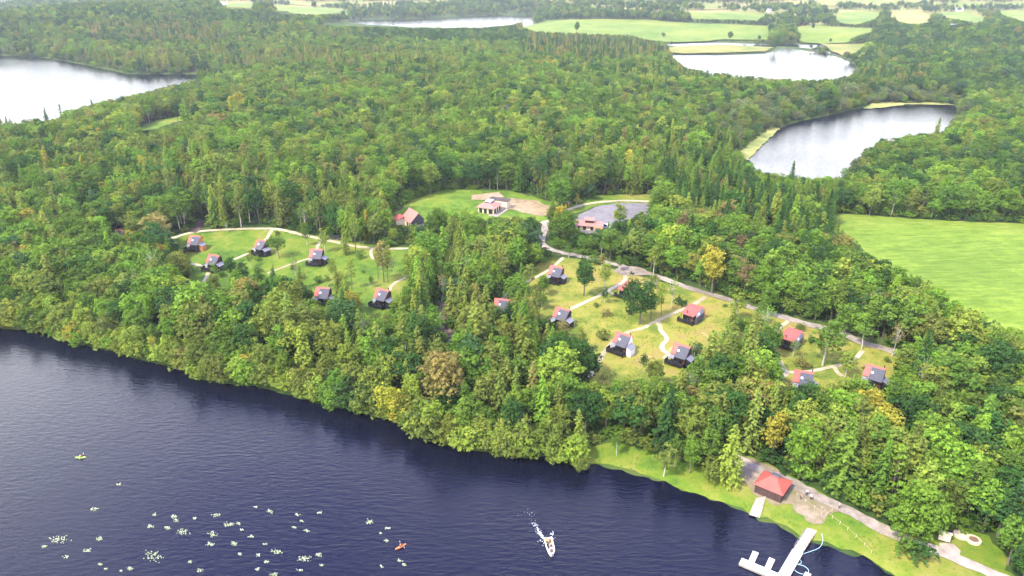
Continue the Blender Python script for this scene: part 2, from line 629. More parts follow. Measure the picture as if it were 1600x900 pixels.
def ribbon(name, px, width, material, lift=0.2, keep=None):
    L = smooth_line(world(px))
    T = np.gradient(L, axis=0)
    T /= np.linalg.norm(T, axis=1)[:, None] + 1e-9
    Nn = np.stack([-T[:, 1], T[:, 0]], 1)
    k = len(L)
    s = np.arange(k)
    wl = width / 2 * (1 + .10 * np.sin(s * .7 + 1) + RNG.normal(0, .11, k))
    wr = width / 2 * (1 + .10 * np.sin(s * .55) + RNG.normal(0, .11, k))
    cols = [L + Nn * wl[:, None], L + Nn * (wl * .33)[:, None], L - Nn * (wr * .33)[:, None], L - Nn * wr[:, None]]
    V = np.stack(cols, 1).reshape(-1, 2)
    dist = np.hypot(V[:, 0], V[:, 1])
    Z = ground_z(V[:, 0], V[:, 1]) + lift * np.maximum(1, dist / 350)
    q = [(i * 4 + j, i * 4 + j + 1, i * 4 + 4 + j + 1, i * 4 + 4 + j) for i in range(k - 1) for j in range(3)]
    o = link(name, np_mesh(name, np.column_stack([V, Z]), np.array(q), True), None, material)
    tag(o, kind='structure')
    ROADS.append((L, width / 2 + 1.6 if keep is None else keep))
    return o


F1 = [(1290, 332), (1400, 340), (1600, 350), (1760, 357), (1850, 640), (1720, 600), (1620, 565), (1500, 505), (1420, 465), (1340, 400)]
MEADOW_R = [(800, 445), (830, 420), (862, 403), (900, 404), (985, 428), (1050, 446), (1090, 455), (1130, 470), (1200, 492), (1260, 507), (1330, 535),
            (1400, 550), (1425, 562), (1405, 600), (1375, 628), (1320, 606), (1280, 622), (1220, 616), (1190, 590), (1160, 570), (1120, 600),
            (1050, 600), (1000, 602), (930, 605), (905, 565), (880, 525), (850, 515), (815, 500), (770, 490)]
MEADOW_L = [(258, 378), (300, 364), (420, 358), (520, 372), (600, 386), (690, 389), (700, 398), (645, 440), (645, 470), (605, 512), (560, 508),
            (540, 475), (480, 482), (440, 474), (400, 446), (360, 474), (312, 484), (288, 458), (300, 420), (278, 398)]
GLADE = [(645, 312), (700, 296), (800, 298), (870, 318), (868, 345), (790, 350), (740, 345), (680, 350), (640, 356), (610, 354), (615, 335)]
SHORE_LAWN = [(903, 722), (912, 700), (960, 692), (1040, 714), (1110, 735), (1150, 714), (1170, 712), (1250, 750), (1330, 795), (1390, 825), (1450, 840), (1545, 880), (1640, 925),
              (1760, 1000), (1700, 1070), (1520, 975), (1430, 920), (1395, 898), (1368, 881), (1350, 869), (1330, 865), (1310, 859), (1292, 848), (1275, 843),
              (1258, 844), (1240, 829), (1210, 815), (1185, 808), (1160, 794), (1135, 787), (1100, 774), (1065, 765), (1040, 751), (1010, 745), (980, 734), (940, 724)]
SMALL_GLADE = [(200, 208), (245, 188), (310, 178), (300, 186), (270, 192), (235, 206)]

sheet("pasture", F1, M['field'], 4.0)
sheet("meadow", MEADOW_R, M['meadow'], 2.2)
sheet("meadow", MEADOW_L, M['lawn'], 2.6)
sheet("glade", GLADE, M['glade'], 3.0)
sheet("lakeside_lawn", SHORE_LAWN, M['lawn'], 1.6)
sheet("glade", SMALL_GLADE, M['glade'], 5.0)
sheet("bare_earth", [(785, 312), (800, 310), (840, 315), (866, 326), (868, 338), (840, 338), (810, 330), (790, 326)], M['earth'], 2.5, .24)
sheet("bare_earth", [(735, 306), (780, 300), (790, 308), (760, 313), (738, 312)], M['earth'], 2.5, .24)
sheet("car_park", [(893, 348), (905, 336), (930, 324), (965, 318), (1012, 318), (1018, 336), (985, 343), (960, 366), (905, 366)], M['tarmac'], 2.5, .3, .1)
sheet("verge", [(868, 322), (895, 312), (930, 306), (1020, 304), (1024, 318), (1012, 320), (960, 319), (925, 324), (900, 334), (880, 338)], M['lawn'], 2.5, .2)
sheet("gravel_yard", [(1143, 722), (1160, 714), (1178, 717), (1216, 736), (1243, 752), (1310, 790), (1312, 800), (1296, 806), (1286, 818), (1268, 820), (1245, 802), (1236, 788), (1215, 792), (1172, 770), (1160, 752)],
      M['yard'], 1.2, .22, .5)
sheet("slipway", [(1181, 780), (1197, 777), (1187, 811), (1170, 806)], M['concrete'], 1.2, .34, .05)
sheet("gravel_patch", [(1466, 848), (1490, 850), (1502, 862), (1498, 872), (1480, 868)], M['track'], 1.2, .24, .3)
sheet("lakeside_lawn", [(1440, 838), (1468, 828), (1500, 824), (1545, 838), (1575, 872), (1562, 893), (1505, 872), (1450, 850)], M['lawn'], 1.6, .1)
sheet("reed_bed", [(1146, 254), (1158, 228), (1184, 208), (1214, 194), (1218, 202), (1194, 224), (1168, 252)], M['reed'], 3.0, .3)
sheet("reed_bed", [(1345, 170), (1365, 161), (1480, 160), (1490, 165), (1420, 164), (1360, 171)], M['reed'], 4.0, .3)
FAR_FIELDS = [
    ([(806, 45), (855, 33), (905, 32), (1010, 32), (1130, 39), (1202, 42), (1202, 64), (1130, 63), (1040, 67), (1010, 64), (980, 62), (905, 60), (830, 56)], 'pasture'),
    ([(1036, 79), (1060, 74), (1120, 71.5), (1195, 75), (1215, 75), (1195, 82), (1120, 84), (1050, 84)], 'stubble'),
    ([(1236, 44), (1280, 40), (1395, 48), (1350, 54), (1322, 68), (1250, 67), (1242, 56)], 'pasture'),
    ([(1283, 70), (1365, 69), (1350, 82), (1322, 92), (1302, 82)], 'stubble'),
    ([(1296, 28), (1320, 20), (1378, 20), (1372, 32), (1340, 40), (1312, 38)], 'pasture'),
    ([(1388, 19), (1440, 17), (1464, 36), (1430, 40), (1398, 37)], 'stubble'),
    ([(1465, 20), (1515, 20), (1550, 34), (1525, 38), (1475, 28)], 'pasture'),
    ([(1556, 19), (1660, 20), (1660, 36), (1600, 36)], 'pasture'),
    ([(1070, 21), (1150, 20), (1204, 24), (1192, 34), (1130, 32), (1078, 31)], 'pasture'),
    ([(338, 8), (400, 7), (397, 15), (342, 13)], 'pasture'),
    ([(418, 14), (440, 10), (520, 15), (565, 21), (500, 24), (425, 21)], 'pasture'),
    ([(445, 4), (520, 4), (565, 10), (525, 13), (460, 9)], 'stubble'),
    ([(1215, 4), (1300, 1), (1450, 1), (1430, 7), (1300, 11), (1240, 9)], 'stubble'),
    ([(1060, 8), (1200, 6), (1215, 14), (1100, 17)], 'stubble'), ([(1450, 8), (1600, 5), (1640, 14), (1480, 15)], 'pasture'), ([(560, 6), (700, 3), (720, 9), (600, 12)], 'stubble'),
    ([(800, 0), (890, -1), (880, 6), (810, 7)], 'stubble'),
]
FARM_R = [(845, 1), (1000, -2), (1660, -2), (1660, 44), (1480, 42), (1400, 44), (1200, 36), (1060, 30), (860, 14)]
FARM_L = [(330, 1), (700, 0), (705, 10), (560, 20), (420, 22), (335, 14)]
for px in (FARM_R, FARM_L):
    sheet("farmland", px, M['stubble'], 22.0, .2, .2)
for px, k in FAR_FIELDS:
    sheet("pasture", px, M[k], 14.0, .45, .2)

TRACK, PATH = M['track'], M['path']
ribbon("track", [(852, 346), (850, 362), (846, 380), (862, 391), (900, 400), (945, 410), (985, 420), (1020, 430), (1075, 450), (1140, 470), (1195, 488), (1265, 508), (1310, 520), (1345, 535), (1385, 547), (1420, 560), (1470, 590), (1520, 640)], 3.1, TRACK, .26)
sheet("turning_circle", [(958, 424), (972, 416), (992, 416), (1010, 422), (1012, 430), (990, 432), (968, 430)], M['track'], 2.0, .24, .3)
ribbon("path", [(258, 376), (300, 364), (340, 360), (425, 358), (470, 367), (520, 378), (560, 386), (600, 389), (690, 388), (735, 387), (800, 389), (848, 389)], 2.13, PATH, .22)
ribbon("track", [(300, 364), (310, 356), (314, 346)], 3.4, M['dirt'], .25)
ribbon("path", [(425, 360), (416, 374), (400, 390), (375, 402), (366, 406)], 1.48, PATH)
ribbon("path", [(397, 395), (404, 396), (410, 399)], 1.15, PATH)
ribbon("path", [(262, 374), (272, 380), (282, 390)], 1.48, PATH)
ribbon("path", [(288, 412), (308, 414), (323, 420), (325, 430), (315, 445), (300, 460), (294, 470)], 1.48, PATH)
ribbon("path", [(503, 372), (498, 382), (494, 393)], 1.39, PATH)
ribbon("path", [(418, 428), (440, 419), (475, 407), (490, 403)], 1.23, PATH)
ribbon("path", [(642, 431), (626, 438), (613, 446), (607, 458)], 1.31, PATH)
ribbon("path", [(581, 388), (580, 397), (583, 406)], 1.23, PATH)
ribbon("path", [(977, 429), (975, 440), (955, 452), (935, 463), (910, 475), (885, 487), (868, 497), (854, 511)], 1.56, PATH)
ribbon("path", [(950, 455), (957, 460), (968, 462)], 1.07, PATH)
ribbon("path", [(1102, 464), (1086, 475), (1060, 487), (1028, 501), (1005, 513), (985, 518), (965, 530), (945, 550), (930, 575), (919, 590)], 1.56, PATH)
ribbon("path", [(1028, 501), (1033, 517), (1042, 530), (1035, 539), (1036, 547), (1045, 555), (1037, 561)], 1.48, PATH)
ribbon("path", [(880, 403), (866, 416), (845, 430), (828, 438), (805, 450), (786, 465), (776, 478)], 1.31, PATH)
ribbon("path", [(1233, 500), (1222, 510), (1212, 518)], 1.31, PATH)
ribbon("path", [(1347, 549), (1338, 560), (1322, 568), (1303, 573), (1270, 580), (1232, 582), (1224, 576), (1218, 564)], 1.31, PATH)
ribbon("path", [(1231, 582), (1223, 590), (1217, 597)], 1.31, PATH)
ribbon("path", [(1303, 573), (1308, 582), (1317, 589)], 1.23, PATH)
ribbon("track", [(705, 468), (693, 482), (689, 495), (694, 512), (703, 528), (712, 545), (716, 565)], 3.0, M['dirt'], .2, 3.2)
ribbon("track", [(1148, 716), (1190, 736), (1240, 757), (1290, 783), (1340, 807), (1400, 838), (1450, 856), (1500, 877), (1550, 898), (1640, 935), (1760, 990)], 3.0, TRACK, .3)
ribbon("path", [(846, 350), (872, 341), (886, 330), (912, 321), (945, 316), (980, 314.5), (1015, 316)], 2.46, PATH, .36)

# ------------------------------------------------------------------ tree shapes
TINTS = {'mid': (.104, .188, .027), 'bright': (.148, .260, .032), 'dark': (.045, .106, .024), 'olive': (.158, .205, .038), 'lime': (.215, .288, .042),
         'gold': (.330, .305, .042), 'ochre': (.220, .205, .058), 'blue': (.058, .122, .042), 'rust': (.190, .150, .062), 'sage': (.148, .188, .074)}
TWORD = {'mid': 'green', 'bright': 'bright green', 'dark': 'dark green', 'olive': 'olive', 'lime': 'yellow-green', 'gold': 'golden yellow', 'ochre': 'ochre brown',
         'blue': 'bluish green', 'rust': 'reddish brown', 'sage': 'grey-green'}
TN = list(TINTS)


def leaves(c, nrm, size, tone, aspect=1.0):
    """Small rhombic leaf sprays: centres, normals, sizes, tone -> verts, quads."""
    n = len(c)
    nrm = nrm / (np.linalg.norm(nrm, axis=1)[:, None] + 1e-9)
    rv = RNG.normal(size=(n, 3))
    u = np.cross(nrm, rv)
    u /= np.linalg.norm(u, axis=1)[:, None] + 1e-9
    v = np.cross(nrm, u)
    s = size[:, None]
    bend = nrm * s * .25
    V = np.stack([c + u * s * aspect, c + v * s * .7 + bend, c - u * s * aspect, c - v * s * .7 + bend], 1).reshape(-1, 3)
    Q = np.arange(n * 4).reshape(n, 4)
    return V, Q, tone


def crown_mesh(name, parts):
    V = np.concatenate([p[0] for p in parts])
    off, Q = 0, []
    for p in parts:
        Q.append(p[1] + off)
        off += len(p[0])
    me = np_mesh(name, V, np.concatenate(Q))
    a = me.attributes.new("leaf_tone", 'FLOAT', 'FACE')
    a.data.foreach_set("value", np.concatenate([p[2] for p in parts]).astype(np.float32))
    me.materials.append(M['leaf'])
    return me


def clump(c, r, n, size, squash=.8, low=-.45, tone0=.5):
    """One bough end: sprigs set over a rough dome, each a tight tuft of leaf sprays."""
    m = max(4, n // 8)
    d = RNG.normal(size=(m * 3, 3))
    d /= np.linalg.norm(d, axis=1)[:, None]
    d = d[d[:, 2] > low][:m]
    m = len(d)
    sub = np.array(c) + d * (r * RNG.uniform(.55, 1.12, (m, 1))) * np.array([1, 1, squash])
    st = .16 * RNG.normal(size=m) + .13 * d[:, 2]  # random per sprig, plus top light painted in: upper sprigs paler
    w_ = RNG.integers(0, m, n)
    e = RNG.normal(size=(n, 3))
    e /= np.linalg.norm(e, axis=1)[:, None]
    e[:, 2] = np.abs(e[:, 2]) * .8 - .15
    P = sub[w_] + e * (r * .30 * RNG.uniform(.5, 1.1, (n, 1)))
    nrm = d[w_] * .5 + e * .5 + RNG.normal(size=(n, 3)) * .4 + np.array([0, 0, .35])
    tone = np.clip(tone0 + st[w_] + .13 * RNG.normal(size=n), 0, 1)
    return leaves(P, nrm, size * (.65 + .6 * RNG.random(n)), tone)


def broadleaf(h, rx, rz, zc, nclump, per, rc, size, limbs=9, lean=0.0, sparse=0.0, base=.28, trunk_r=.26):
    """Rounded, lobed crown of leaf clumps on a forked trunk."""
    parts, cs = [], []
    lob = RNG.uniform(0, 6.28, 3)
    tries = 0
    while len(cs) < nclump and tries < 4000:
        tries += 1
        d = RNG.normal(size=3)
        d /= np.linalg.norm(d)
        if d[2] < -.55: continue
        lobe = 1 + .20 * math.sin(2 * math.atan2(d[1], d[0]) + lob[0]) * (1 - d[2] ** 2) + .13 * math.sin(4 * math.atan2(d[1], d[0]) + lob[1] + 2 * d[2])
        rr = (.52 + .48 * RNG.random() ** .5) * lobe
        c = np.array([d[0] * rx * rr + lean * d[2], d[1] * rx * rr, zc + d[2] * rz * rr * (1.0 if d[2] > 0 else .75)])
        if c[2] < h * .12: continue
        if any(np.linalg.norm(c - q) < rc * (.62 + sparse) for q in cs): continue
        cs.append(c)
    for c in cs:
        out = (c[2] - zc) / rz
        parts.append(clump(c, rc * RNG.uniform(.75, 1.25), per, size, .78, -.4, .42 + .14 * out + .10 * RNG.normal()))  # higher clumps coloured lighter, imitating light from above
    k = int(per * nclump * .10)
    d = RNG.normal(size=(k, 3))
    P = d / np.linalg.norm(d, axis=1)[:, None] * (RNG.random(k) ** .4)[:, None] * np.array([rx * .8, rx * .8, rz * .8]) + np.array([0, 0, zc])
    parts.append(leaves(P, RNG.normal(size=(k, 3)), size * 1.2 * np.ones(k), np.full(k, .25)))  # inner leaves coloured dark: painted shade for the gaps between clumps
    t = MB()
    f = h * base
    t.tube([(0, 0, -.4), (0.05, .02, f * .5), (.1 * lean, .05, f), (.25 * lean, .0, zc), (.4 * lean, 0, zc + rz * .55)], [trunk_r * 1.3, trunk_r, trunk_r * .85, trunk_r * .5, trunk_r * .15], 7)
    for c in sorted(cs, key=lambda c: c[2])[::max(1, len(cs) // limbs)]:
        z0 = f + (c[2] - f) * .25
        mid_ = np.array([c[0] * .45, c[1] * .45, z0 + (c[2] - z0) * .6])
        t.tube([(0.0, 0, max(f * .8, z0)), tuple(mid_), tuple(c)], [trunk_r * .45, trunk_r * .28, trunk_r * .1], 5, False)
    return parts, t


def conifer(h, r, z0, step, arms, droop, size, dens=1.0, shape=.85, wob=.25, trunk_r=.22):
    """Whorls of drooping branches round a straight stem."""
    C, Nn, Sz, Tn = [], [], [], []
    z = z0
    t = MB().tube([(0, 0, -.4), (0, 0, h * .4), (0, 0, h * .97)], [trunk_r * 1.3, trunk_r * .8, .03], 6)
    while z < h * .985:
        u = (z - z0) / (h - z0)
        L = r * ((1 - u) ** shape) * RNG.uniform(1 - wob, 1 + wob * .5) + .18
        if u < .12: L *= .65 + u * 2.9
        na = max(3, int(arms * (.6 + .4 * (1 - u))))
        a0 = RNG.uniform(0, 6.28)
        for k in range(na):
            if RNG.random() < .10: continue
            a = a0 + 6.283 * k / na + RNG.normal(0, .18)
            Lk = L * RNG.uniform(.65, 1.12)
            ns = max(2, int(Lk / (size * .55) * dens))
            tt = (np.arange(ns) + RNG.random(ns) * .8) / ns
            side = RNG.normal(0, .16, ns) * Lk * tt
            dx, dy = math.cos(a), math.sin(a)
            zz = z + (.10 - droop * tt) * Lk * tt + RNG.normal(0, .07, ns) * size
            P = np.stack([dx * Lk * tt - dy * side, dy * Lk * tt + dx * side, zz], 1)
            C.append(P)
            Nn.append(np.stack([dx * .45 * np.ones(ns), dy * .45 * np.ones(ns), np.ones(ns)], 1) + RNG.normal(size=(ns, 3)) * .38)
            Sz.append(size * (.6 + .5 * RNG.random(ns)))
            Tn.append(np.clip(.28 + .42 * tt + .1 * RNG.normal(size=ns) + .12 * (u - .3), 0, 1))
            if L > 1.2 and k % 2 == 0:
                t.tube([(0, 0, z), (dx * Lk * .8, dy * Lk * .8, z + (.10 - droop * .8) * Lk * .8)], [.05, .015], 4, False)
        z += step * RNG.uniform(.75, 1.25) * (1.0 - .45 * u)
    p = leaves(np.concatenate(C), np.concatenate(Nn), np.concatenate(Sz), np.concatenate(Tn), 1.25)
    return [p], t


def pine(h, r, z0, n, per, rc, size, trunk_r=.2):
    """Bare stem with a loose crown of flattened tufts."""
    parts = []
    t = MB().tube([(0, 0, -.4), (.1, 0, h * .35), (.05, .1, h * .7), (0, 0, h * .97)], [trunk_r * 1.25, trunk_r, trunk_r * .7, .05], 6)
    for k in range(n):
        u = (k + RNG.random()) / n
        z = z0 + (h - z0) * u
        L = r * (math.sin(math.pi * min(1, .22 + .78 * u)) ** .8) * RNG.uniform(.3, 1.05)
        a = k * 2.4 + RNG.normal(0, .4)
        c = np.array([math.cos(a) * L, math.sin(a) * L, z])
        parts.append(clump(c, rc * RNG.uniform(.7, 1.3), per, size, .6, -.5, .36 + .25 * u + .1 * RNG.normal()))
        t.tube([(0, 0, z - L * .25), tuple(c)], [.06, .02], 4, False)
    for k in range(5):
        z = h * (.2 + .07 * k)
        a = k * 2.2
        t.tube([(0, 0, z), (math.cos(a) * 1.1, math.sin(a) * 1.1, z - .1)], [.035, .012], 4, False)
    return parts, t


SPEC = []          # (kind, nominal height, parts/trunk, bark)


def add_spec(kind, h, pt, bark='bark'):
    SPEC.append(dict(kind=kind, h=h, parts=pt[0], trunk=pt[1], bark=bark))


for v in range(10):
    rx_ = (2.9, 3.3, 3.6, 3.9, 4.1, 4.4, 4.7, 3.2, 3.8, 4.3)[v]
    add_spec('broadleaf', 14.0, broadleaf(14, rx_, RNG.uniform(4.4, 5.7), RNG.uniform(7.3, 8.8), int(52 - 4 * (4.7 - rx_)), (115, 95, 115, 105, 80, 115, 105, 90, 115, 70)[v],
                                          (1.15, 1.3, 1.2, 1.45, 1.35, 1.3, 1.5, 1.1, 1.25, 1.4)[v], (.24, .26, .22, .27, .25, .24, .27, .24, .22, .26)[v], 10, RNG.normal(0, .8)))
for v in range(3):
    add_spec('larch', 16.0, conifer(16, RNG.uniform(3.5, 4.3), 1.4, .78, 8, .36, .36, 1.45, .78, .30))
for v in range(3):
    add_spec('spruce', 16.0, conifer(16, RNG.uniform(2.9, 3.4), 1.0, .60, 8, .30, .32, 1.5, .90, .22))
for v in range(3):
    add_spec('pine', 16.0, pine(16, RNG.uniform(2.3, 3.0), 7.0 - v, 26, 75, 1.05, .24))
for v in range(3):
    add_spec('birch', 13.0, broadleaf(13, RNG.uniform(2.1, 2.7), 4.8, 7.8, 30, 70, 1.05, .22, 9, RNG.normal(0, .4), .15, .35, .15), 'bark_pale')
add_spec('birch', 13.0, broadleaf(13, 2.6, 4.8, 8.0, 30, 22, 1.1, .22, 22, .3, .15, .35, .15), 'bark_pale')
for v in range(3):
    add_spec('willow', 6.0, broadleaf(6, RNG.uniform(3.0, 3.6), 3.0, 2.7, 34, 105, 1.05, .20, 8, 0, 0, .12, .16))
for v in range(2):
    add_spec('shrub', 2.6, broadleaf(2.6, 1.5, 1.3, 1.2, 10, 70, .7, .17, 4, 0, 0, .1, .06))
add_spec('dome', 12.0, broadleaf(12, 6.4, 6.2, 5.6, 95, 120, 1.45, .27, 14, 0, 0, .14, .4))
for s in SPEC:
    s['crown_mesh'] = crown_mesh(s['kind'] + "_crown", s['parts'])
    s['trunk_mesh'] = s['trunk'].mesh(s['kind'] + "_trunk")
    s['trunk_mesh'].materials.append(M[s['bark']])
    V = np.concatenate([p[0] for p in s['parts']])
    s['r'] = float(np.percentile(np.hypot(V[:, 0], V[:, 1]), 90))
    s['top'] = float(V[:, 2].max())
BY = {}
for i, s in enumerate(SPEC):
    BY.setdefault(s['kind'], []).append(i)

# joined single-mesh copies of the same shapes, used only for the uncountable far forest
PROTO = bpy.data.collections.new("forest_shapes")
for i, s in enumerate(SPEC):
    tv = np.array(s['trunk'].v)
    tf = [f for f in s['trunk'].f]
    cv = np.concatenate([p[0] for p in s['parts']])
    off, cf = 0, []
    for p in s['parts']:
        cf.append(p[1] + off)
        off += len(p[0])
    cf = np.concatenate(cf)
    me = bpy.data.meshes.new("forest_shape")
    me.from_pydata(np.vstack([cv, tv]).tolist(), [], cf.tolist() + [tuple(a + len(cv) for a in f) for f in tf])
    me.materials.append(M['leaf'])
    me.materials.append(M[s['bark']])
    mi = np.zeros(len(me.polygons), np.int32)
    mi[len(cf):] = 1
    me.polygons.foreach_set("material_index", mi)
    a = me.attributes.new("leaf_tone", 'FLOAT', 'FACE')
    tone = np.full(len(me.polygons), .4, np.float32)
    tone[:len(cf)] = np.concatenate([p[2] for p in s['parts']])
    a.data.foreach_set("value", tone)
    o = bpy.data.objects.new(f"forest_shape_{i:02d}", me)
    PROTO.objects.link(o)
# a grass tuft
tc, tn_ = [], []
tu = MB()
for k in range(9):
    a, q = RNG.uniform(0, 6.28), RNG.uniform(.4, .8)
    bx, by = RNG.normal(0, .16, 2)
    tu.poly([(bx - .05 * math.sin(a), by + .05 * math.cos(a), -.05), (bx + .05 * math.sin(a), by - .05 * math.cos(a), -.05), (bx + math.cos(a) * q, by + math.sin(a) * q, RNG.uniform(.25, .55))])
me = tu.mesh("tuft_shape")
me.materials.append(M['leaf'])
a = me.attributes.new("leaf_tone", 'FLOAT', 'FACE')
a.data.foreach_set("value", np.full(len(me.polygons), .5, np.float32))
TUFTS = bpy.data.collections.new("tuft_shapes")
TUFTS.objects.link(bpy.data.objects.new("tuft_shape_00", me))


def scatter(name, P, proto, rot, scl, tint, coll):
    """One object of kind stuff: shapes of a collection set out on a cloud of points by geometry nodes."""
    me = bpy.data.meshes.new(name)
    me.vertices.add(len(P))
    me.vertices.foreach_set("co", np.ascontiguousarray(P, np.float32).ravel())
    for nm, typ, dat, key in (("proto", 'INT', proto.astype(np.int32), "value"), ("rot", 'FLOAT_VECTOR', rot.astype(np.float32).ravel(), "vector"),
                              ("scl", 'FLOAT_VECTOR', scl.astype(np.float32).ravel(), "vector"), ("leaf_tint", 'FLOAT_VECTOR', tint.astype(np.float32).ravel(), "vector")):
        at_ = me.attributes.new(nm, typ, 'POINT')
        at_.data.foreach_set(key, dat)
    o = link(name, me)
    ng = bpy.data.node_groups.new(name, 'GeometryNodeTree')
    ng.interface.new_socket("Geometry", in_out='INPUT', socket_type='NodeSocketGeometry')
    ng.interface.new_socket("Geometry", in_out='OUTPUT', socket_type='NodeSocketGeometry')
    gi, go = ng.nodes.new("NodeGroupInput"), ng.nodes.new("NodeGroupOutput")
    ci = ng.nodes.new("GeometryNodeCollectionInfo")
    ci.inputs["Collection"].default_value = coll
    ci.inputs["Separate Children"].default_value = True
    ci.inputs["Reset Children"].default_value = True
    ip = ng.nodes.new("GeometryNodeInstanceOnPoints")
    ip.inputs["Pick Instance"].default_value = True

    def named(nm, typ):
        q = ng.nodes.new("GeometryNodeInputNamedAttribute")
        q.data_type = typ
        q.inputs["Name"].default_value = nm
        return q.outputs["Attribute"]
    ng.links.new(gi.outputs[0], ip.inputs["Points"])
    ng.links.new(ci.outputs[0], ip.inputs["Instance"])
    ng.links.new(named("proto", 'INT'), ip.inputs["Instance Index"])
    ng.links.new(named("rot", 'FLOAT_VECTOR'), ip.inputs["Rotation"])
    ng.links.new(named("scl", 'FLOAT_VECTOR'), ip.inputs["Scale"])
    ng.links.new(ip.outputs[0], go.inputs[0])
    md = o.modifiers.new("scatter", 'NODES')
    md.node_group = ng
    tag(o, kind='stuff')
    return o


# ------------------------------------------------------------------ buildings
BUILT = []                      # (x, y, radius) kept free of trees
LAND = []                       # (phrase, x, y) things that labels may refer to
CACHE = {}


def part(key, name, m, parent, make):
    """A part whose mesh is shared by every copy of the same kind."""
    if key not in CACHE:
        b = MB()
        make(b)
        CACHE[key] = b.mesh(name)
        CACHE[key].materials.append(M[m])
    return link(name, CACHE[key], parent)


def gable_cabin(loc, rz, label, side):
    """Black pod with a steep red roof, a grey zinc bay over the glazed front, a deck and a lean-to."""
    t = thing("cabin", label, "cabin", loc, rz, "red-roofed holiday cabins in the wood")
    pr = [(-1.2, .5), (2.0, .5), (2.0, 4.2), (1.0, 5.35), (-1.2, 3.0)]
    part('A_wall', "wall", 'black', t, lambda b: b.hexa([(-2.4, y, z) for y, z in pr], [(2.4, y, z) for y, z in pr]))
    part('A_gable' + side, "gable_panel", side, t, lambda b: b.hexa([(2.4, y, z) for y, z in pr], [(2.5, y, z) for y, z in pr]))
    part('A_base', "plinth", 'black', t, lambda b: b.box(-2.3, 2.3, -1.1, 1.9, -.8, .497))
    r = part('A_roof', "roof", 'red_roof', t, lambda b: b.slab([(-2.7, -1.45, 2.84), (2.53, -1.45, 2.84), (2.53, 1.0, 5.52), (-2.7, 1.0, 5.52)], .12)
             .slab([(-2.7, 1.003, 5.52), (2.53, 1.003, 5.52), (2.53, 2.35, 3.97), (-2.7, 2.35, 3.97)], .12))
    z = part('A_zinc', "bay_roof", 'slate', t, lambda b: b.slab([(-1.0, -2.5, 2.62), (2.52, -2.5, 2.62), (2.52, .45, 5.12), (-1.0, .45, 5.12)], .1))
    part('A_light', "skylight", 'skylight', z, lambda b: b.slab([(-.75, -1.05, 3.93), (-.15, -1.05, 3.93), (-.15, -.6, 4.31), (-.75, -.6, 4.31)], .12))
    for k, x in enumerate((2.3, -.8)):
        part(f'A_bay{k}', "bay_cheek", 'black', t, lambda b: b.hexa([(x, -2.2, .5), (x, -1.203, .5), (x, -1.203, 3.35), (x, -2.2, 2.55)], [(x + .1, -2.2, .5), (x + .1, -1.203, .5), (x + .1, -1.203, 3.35), (x + .1, -2.2, 2.55)]))
    part('A_room', "interior", 'interior', t, lambda b: b.box(-.69, 2.29, -1.206, -1.203, .52, 2.4))
    wd = part('A_window', "window", 'glass', t, lambda b: b.box(-.69, .75, -2.14, -2.10, .55, 2.5))
    part('A_frame', "frame", 'black', wd, lambda b: b.box(.75, .85, -2.18, -2.06, .55, 2.5).box(-.69, 2.29, -2.18, -2.06, 2.5, 2.6))
    part('A_door', "door", 'cream' if side == 'white' else 'interior', t, lambda b: b.box(-2.1, -1.2, -1.26, -1.203, .52, 2.5))
    d = part('A_deck', "deck", 'black', t, lambda b: b.box(-3.4, 2.5, -3.7, -1.206, .34, .495).box(-3.3, -3.1, -3.6, -3.4, -.8, .34).box(2.2, 2.4, -3.6, -3.4, -.8, .34))
    part('A_rail', "balustrade", 'black', d, lambda b: b.box(-3.4, 2.5, -3.7, -3.6, .5, 1.5).box(-3.4, -3.3, -3.597, -1.3, .5, 1.5).box(2.4, 2.5, -3.597, -2.3, .5, 1.5))
    part('A_awn', "awning", 'grey_roof', t, lambda b: b.slab([(-2.55, -2.75, 1.95), (-1.05, -2.75, 1.95), (-1.05, -1.21, 2.55), (-2.55, -1.21, 2.55)], .06))
    ln = part('A_lean' + (side if side in ('white', 'orange_wood') else ''), "lean_to", side if side in ('white', 'orange_wood') else 'black', t, lambda b: b.hexa([(2.503, -1.7, -.6), (4.0, -1.7, -.6), (4.0, 1.1, -.6), (2.503, 1.1, -.6)], [(2.503, -1.7, 2.75), (4.0, -1.7, 2.05), (4.0, 1.1, 2.05), (2.503, 1.1, 2.75)]))
    part('A_leanroof', "lean_to_roof", 'grey_roof', ln, lambda b: b.slab([(2.503, -1.9, 2.88), (4.2, -1.9, 2.08), (4.2, 1.3, 2.08), (2.503, 1.3, 2.88)], .1))
    part('A_flue', "flue", 'black', t, lambda b: b.cyl(2.0, 1.35, 4.6, 6.2, .13, 8))
    return t


